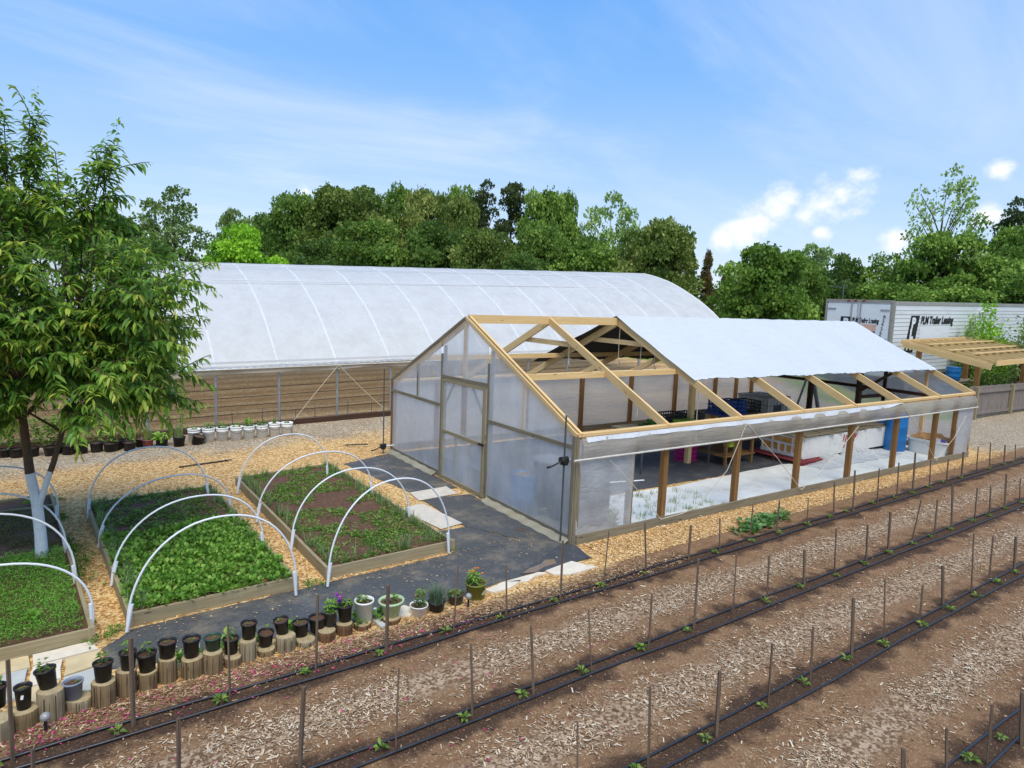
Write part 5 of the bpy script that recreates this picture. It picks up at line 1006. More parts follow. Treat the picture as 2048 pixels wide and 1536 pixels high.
def barrel(label, x, y, h, r, m):
    o = thing('blue_barrel', label, 'barrel', (x, y, 0), 0, 'blue barrels')
    MB().lathe([(0, .0), (r * .93, 0), (r * .98, .03), (r, h * .3), (r * 1.02, h * .32), (r, h * .34), (r, h * .66), (r * 1.02, h * .68), (r, h * .7), (r * .98, h - .02), (r * .99, h), (r * .92, h), (r * .9, h * .6)], n=28).build('barrel_wall', m, o)
    f = MB().disc((0, 0, h * .93), r * .9, 18, bump=.02); f.build('filling', mat_plain('scrap_wood_filling', lin(150, 120, 84), .9, .4, 18, bump=.6), o); return o
M['bluedark'] = M['blue']
barrel('bright blue barrel right of the white trough', 10.55, 1.1, .86, .24, M['blue'])
barrel('blue barrel in the shade behind the trough end', 10.86, 1.75, .86, .24, M['blue'])
barrel('blue barrel with scrap boards on top, behind the white tub', 11.12, 1.36, .86, .23, M['blue'])
tag(MB().beam((10.98, 1.2, .9), (11.25, 1.1, .87), .06, .015).beam((10.9, 1.42, .85), (11.28, 1.3, .88), .09, .012).beam((11.0, 1.35, .9), (11.2, 1.5, .88), .2, .01).build('scrap_board', M['pine']), 'scrap boards lying across the top of the rear blue barrel', 'scrap wood')
tb = thing('white_tub', 'oblong white tub with a rolled rim near the end post', 'tub', (11.0, .5, .02))
b = MB(); poly = lambda s, z: [(.3 * s * math.copysign(abs(math.cos(t)) ** .35, math.cos(t)), .44 * s * math.copysign(abs(math.sin(t)) ** .35, math.sin(t)), z) for t in np.linspace(0, 2 * PI, 33)[:-1]]
R = [poly(.9, 0), poly(.98, .3), poly(1.05, .31), poly(1.05, .345), poly(.97, .345), poly(.94, .2)]
for i in range(5):
    for k in range(32): k2 = (k + 1) % 32; b.face([R[i][k], R[i][k2], R[i + 1][k2], R[i + 1][k]], sm=True)
b.face(R[0][::-1]); b.build('tub_wall', M['trough'], tb)
cb = MB().grid(lambda u, v: (-.26 + .52 * u, -.4 + .8 * v, .33 + .16 * float(vnoise(u * 3, v * 3, 2, 41)) * math.sin(PI * u) ** .5 * math.sin(PI * v) ** .5 + .03 * float(vnoise(u, v, 14, 3))), 26, 34, sm=False)
o = cb.build('crumpled_cardboard', mat_plain('brown_cardboard', lin(166, 124, 76), .85, .25, 8, dirt=lin(206, 180, 140), dirt_amt=.6)); o.location = (11.0, .5, .03); tag(o, 'crumpled brown cardboard and sacking filling the white tub', 'cardboard')
tag(MB().beam((10.72, .2, .4), (10.73, .42, .41), .012, .07).beam((10.74, -.02 + .12, .4), (10.74, .19, .4), .012, .07, mi=1).build('printed_sack', [mat_plain('pale_print', lin(220, 214, 222), .7, .1, 9), mat_plain('violet_print', lin(92, 84, 170), .7, .15, 20)]), 'violet and white printed sack tucked inside the rim of the white tub', 'sack')
# near corner, behind the plastic
npot = None
for x, y, k in ((.36, .42, 9), (.72, .36, 8), (.4, .82, 8)):
    for q in range(k):
        if npot is None: npot = MB().lathe([(0, .004), (.13, 0), (.165, .1), (.175, .155), (.18, .16), (.18, .19), (.168, .19), (.16, .1)], n=18).build('nursery_pot', M['black']); o = npot
        else: o = npot.copy(); C.objects.link(o)
        o.location = (x + random.uniform(-.006, .006), y + random.uniform(-.006, .006), .048 + .058 * q)
        tag(o, 'black nursery pot nested in the stacks behind the plastic of the near corner', 'plant pot', 'stacked nursery pots')
tag(MB().box(.1, .95, .12, 1.02, .012, .046).build('base_board', M['bedwood']), 'flat board under the stacked nursery pots', 'board')
v_, f_, t_ = rosettes(np.array([[.36, .42, .64], [.42, .5, .64]]), 18, .1, .025, (.2, 1.3), .05); tag(np_mesh('potted_greens', v_, f_, ML['bright'], tint=t_), 'green plant on top of the stacked pots behind the plastic', 'plant')
v_, f_, t_ = rosettes(np.array([[.85, .2, .05], [.9, .3, .05], [.8, .12, .05]]), 20, .14, .03, (.3, 1.3), .05); tag(np_mesh('leafy_plant', v_, f_, ML['bright'], tint=t_), 'green plant on the floor behind the side plastic of the corner', 'plant')
o = thing('grey_bin', 'round grey bin behind the gable plastic, left of the stacked pots', 'bin', (.75, 1.55, .01)); MB().lathe([(0, 0), (.2, 0), (.255, .68), (.275, .69), (.275, .73), (.245, .73), (.23, .5)], n=24).build('bin_wall', mat_plain('grey_bin_plastic', lin(112, 116, 122), .55, .1, 5), o); MB().disc((0, 0, .5), .23, 16).build('contents', M['potsoil'], o)
barrel('short blue barrel behind the gable plastic right of the door', .38, 1.72, .5, .2, M['blue'])
tag(MB().tube([(2.3, 2.0, .02), (2.7, 1.9, .025), (2.95, 1.85, .02), (3.1, 1.78, .03)], .015, 6).build('white_pipe', M['pvc']), 'short white plastic pipe lying on the dark floor cloth', 'pipe')
# ================================================================ semi trailer
def text_mesh(name, txt, size, m, parent, loc, rot, shear=0.0, ext=.004, sx=1.0, align='LEFT', bold=0.0, spacing=1.0):
    cu = bpy.data.curves.new(name, 'FONT'); cu.body = txt; cu.size = size; cu.shear = shear; cu.extrude = ext; cu.align_x = align; cu.align_y = 'BOTTOM_BASELINE'; cu.space_character = spacing
    if bold: cu.offset = bold
    tmp = bpy.data.objects.new(name + '_tmp', cu); C.objects.link(tmp); dg = bpy.context.evaluated_depsgraph_get(); dg.update()
    me = bpy.data.meshes.new_from_object(tmp.evaluated_get(dg)); bpy.data.objects.remove(tmp); bpy.data.curves.remove(cu)
    me.name = name; me.materials.clear(); me.materials.append(m); o = bpy.data.objects.new(name, me); C.objects.link(o); o.parent = parent; o.location = loc; o.rotation_euler = rot; o.scale = (sx, 1, 1); return o
def trailer():
    T = thing('semi_trailer', 'long white box trailer with black block lettering and rear doors', 'trailer', (19.42, 7.12, 0)); T.rotation_euler = (0, -.019, 0)
    w, L, z0, z1 = 1.27, 13.2, .85, 3.6
    tw = NT('white_trailer_paint'); co = tw.coord(); n1 = tw.noise(tw.mapped(co, (.6, .6, 3)), 2, 6, .7)
    tw.principled(**{'Base Color': tw.mix(tw.mrange(n1, .45, .8, 0, .6), (.78, .8, .82, 1), (.52, .51, .48, 1)), 'Roughness': .4, 'Specular IOR Level': .45}); MW = tw.mat
    b = MB(); b.box(0, L, -w, w, z0, z1); b.build('body', MW, T)
    s = MB()
    for k in range(18):
        z = z0 + .12 + k * .145
        if z < z1 - .2: s.beam((.12, -w - .003, z), (L, -w - .003, z), .008, .012)
    s.build('side_seam', mat_plain('seam_grey', lin(150, 153, 158), .5, .1, 4), T)  # plain grey strips for the side panel seams
    MB().beam((.0, -w - .008, z1 - .05), (L, -w - .008, z1 - .05), .03, .12).build('top_rail', mat_plain('grey_top_rail', lin(160, 158, 154), .5, .15, 5), T)
    MB().beam((.0, -w - .01, z0 + .05), (L, -w - .01, z0 + .05), .03, .14).build('bottom_rail', M['steel'], T)
    fr = MB(); GM = mat_plain('weathered_frame_grey', lin(150, 146, 138), .55, .2, 7)
    fr.beam((-.02, -w + .03, z0), (-.02, -w + .03, z1 - .05), .06, .09, up=(0, 1, 0)).beam((-.02, w - .03, z0), (-.02, w - .03, z1 - .05), .06, .09, up=(0, 1, 0)).beam((-.024, -w - .012, z1), (-.024, w + .01, z1), .07, .1).beam((.06, -w - .016, z0), (.06, -w - .016, z1), .03, .12, up=(1, 0, 0))
    fr.build('rear_frame', GM, T)
    for sgn in (-1, 1):
        d = MB().beam((-.03, sgn * .035, (z0 + z1) / 2 - .03), (-.03, sgn * (w - .08), (z0 + z1) / 2 - .03), .03, z1 - z0 - .16).build('rear_door', MW, T)
        MB().tube([(-.075, sgn * (.1 + (.12 if sgn > 0 else .02)), z0), (-.075, sgn * (.1 + (.12 if sgn > 0 else .02)), z1 - .08)], .02, 8).build('lock_rod', M['steel'], d)
        h = MB()
        for z in (z0 + .4, (z0 + z1) / 2, z1 - .32): h.beam((-.055, sgn * (w - .1), z), (-.055, sgn * (w - .42), z), .015, .06)
        h.build('hinge', M['steel'], d)
    rl = mat_plain('red_marker_lens', lin(150, 40, 34), .3, .1, 5)
    for y in (-.22, .1, .36): MB().beam((-.066, y - .06, z1), (-.066, y + .06, z1), .02, .05).build('marker_light', rl, T)
    BK = mat_plain('black_lettering', lin(34, 34, 38), .5, .1, 8); WH = mat_plain('white_lettering', (.8, .82, .84, 1), .5, .05, 5)
    # side mark: leaning black block with P L M, name beside it
    y = -w - .012; lg = MB()
    q = [(1.25, 1.9), (1.98, 1.9), (2.28, 3.14), (1.55, 3.14)]
    q = [(1.06, 1.72), (1.7, 1.72), (2.0, 3.1), (1.36, 3.1)]
    for i in range(1): lg.face([(x, y, z) for x, z in q])
    lg.face([(x, y + .008, z) for x, z in q][::-1]); lg.build('logo_block', BK, T)
    for i, ch in enumerate('PLM'): text_mesh('logo_letter', ch, .5, WH, T, ((1.4, 1.33, 1.16)[i], y - .008, 2.66 - .41 * i), (PI / 2, 0, 0), .12, .003, 1.0, bold=.03)
    text_mesh('side_lettering', 'PLM Trailer Leasing', .42, BK, T, (2.1, y - .002, 2.78), (PI / 2, 0, 0), .18, .003, .78, bold=.012)
    MB().beam((2.1, y + .004, 2.3), (4.5, y + .004, 2.3), .004, .8).build('repainted_panel', MW, T)
    # rear mark
    xr = -.052; rot = (PI / 2, 0, -PI / 2); lg = MB()
    q = [(.56, 1.9), (.1, 1.9), (.0, 2.98), (.5, 2.98)]; q = [(.72, 2.0), (.3, 2.0), (.2, 3.0), (.62, 3.0)]
    lg.face([(xr, yy, z) for yy, z in q]); lg.build('rear_logo_block', BK, T)
    for i, ch in enumerate('PL'): text_mesh('rear_logo_letter', ch, .36, WH, T, (xr - .005, .54 + .02 * i, 2.68 - .32 * i), rot, .12, .003, 1, bold=.02)
    text_mesh('rear_lettering', 'PLM Trailer Leasing', .25, BK, T, (xr - .003, .2 - .02, 2.8), rot, .2, .003, .5, bold=.008)
    pc = MB().beam((xr, .2, 2.62), (xr, -.74, 2.62), .004, .24).build('peach_band', mat_plain('faded_peach', lin(226, 178, 158), .6, .15, 9), T)
    MB().beam((xr - .001, .2, 2.37), (xr - .001, -.72, 2.37), .004, .24).build('navy_band', mat_plain('navy_paint', lin(44, 34, 120), .5, .08, 5), T)
    MB().beam((xr, .2, 2.235), (xr, -.7, 2.235), .004, .02).build('thin_line', BK, T)
    for i, ch in enumerate('R593604'): text_mesh('unit_number', ch, .17, BK, T, (xr - .003, -.98 + .02 * i, 2.98 - .145 * i), (PI / 2, -.12, -PI / 2), 0, .003, .95)
    # running gear
    for x in (1.6, 2.8):
        for s in (-1, 1):
            wh = MB().tube([(x, s * (w - .45), .5), (x, s * (w - .02), .5)], .48, 24).build('wheel', M['black'], T)
            MB().tube([(x, s * (w - .03), .5), (x, s * (w - .005), .5)], .26, 20).build('rim', M['steel'], wh)
    MB().box(0, L, -.5, .5, .7, z0).build('chassis', M['darksteel'], T)
    for s in (-1, 1): MB().post(10.6, s * .7, .0, .8, .12).build('landing_leg', M['steel'], T)
    MB().lathe([(0, -.07), (.1, -.06), (.1, .06), (0, .08)], (7.1, -w - .09, 3.22), 12).beam((7.1, -w, 3.22), (7.1, -w - .1, 3.2), .05, .05).build('side_lamp', M['white'], T)
trailer()
pole = thing('mast', 'thin pole rising just behind the trailer doors', 'pole', (22.0, 9.3, 0)); MB().tube([(0, 0, 0), (0, 0, 4.35)], .03, 8).build('shaft', M['darksteel'], pole); MB().beam((-.02, -.02, 4.2), (.0, .5, 4.22), .03, .04).build('arm', M['darksteel'], pole)
up = thing('utility_pole', 'grey pole with a pale lamp left of the trailer top', 'pole', (28, 15.5, 0)); MB().tube([(0, 0, 0), (0, 0, 5.6)], .1, 8).build('shaft', M['weathered'], up); MB().tube([(0, 0, 5.2), (-.5, -.2, 5.5)], .03, 6).build('lamp_arm', M['steel'], up); MB().lathe([(0, -.12), (.16, -.08), (.14, .1), (0, .14)], (-.55, -.22, 5.45), 12).build('lamp_head', M['white'], up)
# ================================================================ unfinished lean-to frame
def pergola():
    T = thing('pergola', 'unfinished roof frame of new pine beams between the trailer and fence', 'pergola', (19.5, 2.7, 0)); sx = .02
    zr = lambda x, y: 1.66 + (2.17 - 1.66) * (y / 2.72) + sx * x
    W_ = 7.2
    for k in range(12):
        x = .02 + k * .62; MB().beam((x, -.02 + .1, zr(x, .08)), (x, 2.72, zr(x, 2.72)), .04, .13).build('rafter', M['pine'], T)
    MB().beam((.55, .0, zr(.55, 0)), (W_, .0, zr(W_, 0)), .045, .17).build('front_beam', M['pine'], T)
    MB().beam((-.04, 2.74 + .03, zr(0, 2.77)), (W_, 2.77, zr(W_, 2.77)), .045, .17).build('back_beam', M['pine'], T)
    MB().beam((-.06, -.1, zr(0, -.1) - .07), (-.06, 2.7, zr(0, 2.7) - .07), .05, .19).build('edge_beam', M['pine'], T)
    for y, a, b in ((2.05, .3, 5.6), (1.3, .2, 7.2), (.8, .8, 6.6)): MB().beam((a, y, zr(a, y) + .095), (b, y - .05, zr(b, y) + .1), .12, .032).build('purlin', M['pine'], T)
    for x, y in ((.55, .5), (.5, 2.4), (4.4, .5), (4.4, 2.4), (7.1, .5)): MB().post(x, y, 0, zr(x, y) - .08, .14).build('post', M['treated'], T)
pergola()
# stuff under it
o = table('weathered work bench below the unfinished frame', 22.0, 24.2, 4.6, 5.3, .75, M['weathered'], M['weathered'])
barrel('blue barrel on the bench below the unfinished frame', 22.5, 4.95, .5, .25, M['blue']).location.z = .76
pt = thing('picnic_table', 'brown picnic table on the dry grass behind the fence', 'picnic table', (25.6, 4.0, 0), .1)
for k in range(5): MB().beam((-.9, -.3 + k * .15, .72), (.9, -.3 + k * .15, .72), .135, .035).build('top_board', M['darkwood'], pt)
for s in (-1, 1):
    MB().beam((-.9, s * .72, .43), (.9, s * .72, .43), .25, .035).build('bench_seat', M['darkwood'], pt)
    MB().beam((s * .65, -.6, 0), (s * .65, .25, .7), .04, .1).beam((s * .65 + .045, .6, 0), (s * .65 + .045, -.25, .7), .04, .1).beam((s * .65, -.75, .4), (s * .65, .75, .4), .04, .09).build('leg_frame', M['darkwood'], pt)
# ================================================================ board fence
def fence():
    T = thing('board_fence', 'grey weathered board fence running right from the shade house', 'fence', (17.6, 2.42, 0)); x = 0; b = MB(); i = 0
    while x < 12.5:
        h = 1.04 - .009 * x + random.uniform(-.012, .012); b.beam((x + .065, random.uniform(-.004, .004), .03), (x + .065 + random.uniform(-.004, .004), 0, h), .128, .018, up=(0, 1, 0)); x += .134
    b.build('boards', M['fence'], T)
    for z in (.18, .86): MB().beam((0, -.035, z), (6.2, -.035, z - .045), .04, .085).beam((6.2, -.036, z - .045), (12.5, -.036, z - .1), .04, .085).build('rail', M['fence'], T)
    for px in (.35, 3.05, 5.6, 8.0, 10.4): MB().post(px, -.07, 0, 1.03 - .009 * px, .1).build('post', M['bedwood'], T)
fence()
# ================================================================ trees
TREE_COL = {
 'grey': [lin(70, 84, 50), lin(96, 112, 66), lin(126, 138, 88), lin(112, 118, 80)],
 'dark': [lin(48, 66, 32), lin(68, 90, 44), lin(92, 112, 56), lin(82, 98, 50)],
 'olive': [lin(60, 82, 36), lin(86, 108, 48), lin(116, 134, 64), lin(126, 134, 72)],
 'tan': [lin(68, 84, 40), lin(98, 110, 54), lin(134, 136, 76), lin(156, 150, 92)],
 'fresh': [lin(64, 84, 36), lin(90, 114, 48), lin(122, 142, 66), lin(142, 156, 82)],
 'lime': [lin(84, 122, 30), lin(112, 152, 40), lin(140, 176, 54), lin(158, 186, 66)],
 'pale': [lin(90, 112, 64), lin(122, 142, 84), lin(156, 168, 112), lin(172, 178, 132)],
 'pine': [lin(44, 52, 36), lin(62, 70, 46), lin(82, 86, 58), lin(98, 90, 66)],
 'cedar': [lin(34, 48, 28), lin(48, 66, 36), lin(64, 82, 44), lin(70, 82, 50)],
 'rust': [lin(52, 58, 34), lin(84, 74, 46), lin(116, 88, 58), lin(124, 96, 66)]}
TGAIN = {'pine': 1.45, 'cedar': 1.4, 'rust': 1.5, 'lime': 1.5}
TL = {k: mat_leaf('foliage_' + k, [tuple(min(1, q * q0) for q, q0 in zip(c[:3], np.array([.97, 1.06, .95]) * TGAIN.get(k, 1.52))) + (1,) for c in v], .34, .6, .2) for k, v in TREE_COL.items()}
M['trunk'] = mat_plain('grey_brown_bark', lin(92, 78, 64), .95, .35, 12, bump=.6)
def crown_mesh(kind, seed):
    """unit crown: radius about 1 in x/y, height 0..1 in z of its own scale; many leaf faces in clumps"""
    g = np.random.default_rng(seed); cl = []
    if kind == 'cedar':
        for i in range(46):
            z = g.uniform(0, 1); a = g.uniform(0, 2 * PI); r = (1 - z) ** .8 * g.uniform(.3, .8); cl.append((r * math.cos(a), r * math.sin(a), z * .95, .24 + .2 * (1 - z), .05))
        per, ls = 200, .055
    elif kind == 'pine':
        for i in range(30):
            z = g.uniform(.25, 1); a = g.uniform(0, 2 * PI); r = math.sqrt(g.uniform(0, 1)) * (.75 if z < .85 else .4) * g.uniform(.5, 1.1); cl.append((r * math.cos(a), r * math.sin(a), z * .96, g.uniform(.2, .36), .035))
        per, ls = 230, .055
    elif kind in ('airy', 'tall'):
        for i in range(62 if kind == 'airy' else 40):
            z = g.uniform(.12 if kind == 'airy' else .3, 1); a = g.uniform(0, 2 * PI); r = math.sqrt(g.uniform(0.05, 1)) * math.sin(PI * min(1, .18 + z * .72)) * 1.0; cl.append((r * math.cos(a), r * math.sin(a), z * .94, g.uniform(.12, .26), g.uniform(.03, .055)))
        per, ls = (150 if kind == 'airy' else 85), .05
    else:
        n = {'round': 64, 'broad': 84, 'dome': 60}[kind]
        for i in range(n):
            z = g.uniform(0.02, 1) ** .85; a = g.uniform(0, 2 * PI); prof = {'round': math.sqrt(max(.02, 1 - (max(0, z - .42) / .6) ** 2.3)), 'broad': math.sqrt(max(.05, 1 - (max(0, z - .5) / .53) ** 2.6)), 'dome': math.sqrt(max(0, 1 - (z * .98) ** 2.2))}[kind]
            r = prof * (g.uniform(.55, 1.0) if i % 4 else g.uniform(0, .5)); s = g.uniform(.2, .38) if kind != 'dome' else g.uniform(.2, .3)
            cl.append((r * math.cos(a), r * math.sin(a), z * .9, s, s * .3))
        per, ls = 330, .046
    Ps, Ds, Ns, Ts = [], [], [], []
    for x, y, z, s, sz in cl:
        k = int(per * (s / .28) ** 1.3); d = rand_dirs(k, g); d[:, 2] = np.where(g.uniform(0, 1, k) < .7, np.abs(d[:, 2]), d[:, 2]); rr = g.uniform(.55, 1.05, k)[:, None] ** .6
        sub = 1 + .25 * np.sin(d[:, :1] * 7 + seed) * np.sin(d[:, 1:2] * 6 + x * 9)
        P = np.array([x, y, z]) + d * rr * sub * np.array([s, s, sz if sz > .06 else sz * 1.6]); Ps.append(P); dd = unit(d * .7 + g.normal(0, .6, (k, 3))); Ds.append(dd); Ns.append(d + g.normal(0, .55, (k, 3)))
        Ts.append(np.clip(g.uniform(.1, .75) + g.normal(0, .17, k), 0, 1))
    P, Dd, N, T = map(np.concatenate, (Ps, Ds, Ns, Ts)); n = len(P)
    return P, Dd, N, T, ls, cl
def tree_source(kind, seed):
    P, Dd, N, T, ls, cl = crown_mesh(kind, seed); g = np.random.default_rng(seed + 1)
    return P, Dd, N, T, ls, cl
SRC = {}
VAR = {'round': 4, 'broad': 3, 'dome': 1, 'airy': 3, 'tall': 1, 'pine': 2, 'cedar': 2}
CNT = {}
for i, (x, y, zt, hw, kind, col, label) in enumerate(D['trees']):
    CNT[kind] = CNT.get(kind, -1) + 1; var = CNT[kind] % VAR[kind]; key = (kind, var)
    rt = thing('tree' if kind not in ('pine', 'cedar') else kind + '_tree', label, 'tree', (x, y, 0), random.uniform(0, 6.28), 'trees of the wood edge')
    zb = {'pine': .3, 'tall': .3, 'airy': .22, 'cedar': .03}.get(kind, .06) * zt; ch = zt - zb
    if key not in SRC:
        P, Dd, N, T, ls, cl = tree_source(kind, 100 + hash(kind) % 1 + var * 17 + len(kind) * 3)
        asp = {'cedar': 3.2, 'pine': 3.0, 'tall': 2.6}.get(kind, 2.2)   # leaves stay roughly square after the crown is stretched
        L = ls * rng.uniform(.8, 2.0, len(P)); S3 = np.array([1, 1, asp]); v, f = leaves(P * S3, Dd, N, L, L * .42, droop=.1, fold=.2)
        v = v / S3; o = np_mesh('crown', v, f, TL[col], rt, tint=np.repeat(T, 2))
        thin = .45 if kind in ('airy', 'tall') else 1.0; tm = MB(); tm.tube([(0, 0, -.45), (.02, .01, .1), (-.02, .03, .55), (.0, .0, .84)], .05, 8, radii=[.075 * thin, .06 * thin, .035 * thin, .006])
        for q, (cx, cy, cz, s, sz) in enumerate(cl):
            if q % 3 == 0: zz = max(-.1, cz - .3 - .1 * s); tm.tube([(0, .01, zz), (cx * .45, cy * .45, zz + (cz - zz) * .55), (cx * .95, cy * .95, cz)], .02, 5, radii=[.028 * thin, .018 * thin, .005])
        t = tm.build('trunk', M['trunk'], rt); SRC[key] = (o, t)
    else:
        o = SRC[key][0].copy(); C.objects.link(o); o.parent = rt; t = SRC[key][1].copy(); C.objects.link(t); t.parent = rt
    o.material_slots[0].link = 'OBJECT'; o.material_slots[0].material = TL[col]
    k = hw * {'dome': 1.08, 'round': 1.18, 'broad': 1.12}.get(kind, 1.05)
    top = {'dome': .9 + .09, 'round': 1.02, 'broad': 1.02}.get(kind, 1.0)
    o.scale = (k, k, ch / top); o.location = (0, 0, zb); t.scale = (k, k, ch / top); t.location = (0, 0, zb)
# low hedge of distant green at the foot of the wood, one mass
n = 70000; a = rng.uniform(-.42, 1.75, n); d_ = rng.uniform(44, 62, n); d_ = np.where(a < .5, rng.uniform(40, 52, n), d_)
x = -5.5 + d_ * np.cos(a); y = -6.5 + d_ * np.sin(a); k = (y > 22) | (x > 34); x, y = x[k], y[k]; n = len(x)
P = np.stack([x, y, rng.uniform(0, 1, n) ** 1.2 * (2.6 + 3.4 * vnoise(x, y, .25, 5))], 1); dd = rand_dirs(n)
v_, f_ = leaves(P, dd, rand_dirs(n) + [0, -.3, .6], rng.uniform(.22, .5, n), rng.uniform(.08, .17, n), .1); tag(np_mesh('undergrowth', v_, f_, TL['dark'], tint=np.repeat(rng.uniform(0, 1, n), 2)), 'dark undergrowth along the foot of the wood', 'undergrowth', kind='stuff')
def bush(name, label, x, y, h, r, m, n=2600, spiky=.0, z0=0.0, ls=.07):
    o = thing(name, label, 'bush', (x, y, z0)); g = np.random.default_rng(int(x * 10)); d = rand_dirs(n, g); rr = g.uniform(.3, 1, n)[:, None] ** .5
    top = 1 + .35 * np.sin(d[:, :1] * 9) * np.sin(d[:, 1:2] * 8); P = d * rr * top * np.array([r, r, h / 2]); P[:, 2] += h / 2
    if spiky: s = g.uniform(0, 1, n) < .08; P[s, 2] = h * g.uniform(.8, 1.25, s.sum()); P[s, :2] *= .25
    L = ls * g.uniform(.6, 1.5, n); v, f = leaves(P, unit(d + g.normal(0, .6, (n, 3))), d + g.normal(0, .5, (n, 3)), L, L * .3, .15); np_mesh('foliage', v, f, m, o, tint=np.repeat(g.uniform(0, 1, n), 2))
    st = MB()
    for k in range(6): aa = k * 1.05; st.tube([(0, 0, -.02), (r * .3 * math.cos(aa), r * .3 * math.sin(aa), h * .4), (r * .6 * math.cos(aa), r * .6 * math.sin(aa), h * .8)], .02, 5, radii=[.03, .02, .006])
    st.build('stem', M['trunk'], o); return o
bush('shrub', 'bright yellow green shrub rising between the pine frame and the trailer side', 25.7, 5.25, 3.05, .95, TL['lime'], 4200, 1, ls=.11)
bush('shrub', 'grey green wispy shrub left of the bright one against the trailer', 24.6, 5.35, 2.6, .55, TL['pale'], 1600, 1, ls=.1)
bush('willow_shrub', 'pale hanging willow shrub at the right border beside the pine frame', 25.4, 3.75, 3.2, .4, TL['pale'], 1100, 1, ls=.12)
bush('shrub', 'dark shrub in the shade below the pine frame next to its post', 22.3, 3.6, 1.25, .6, TL['dark'], 1800, ls=.1)
bush('shrub', 'dark grey green bush beside the picnic table', 27.0, 4.4, 1.5, .8, TL['grey'], 1800, ls=.1)

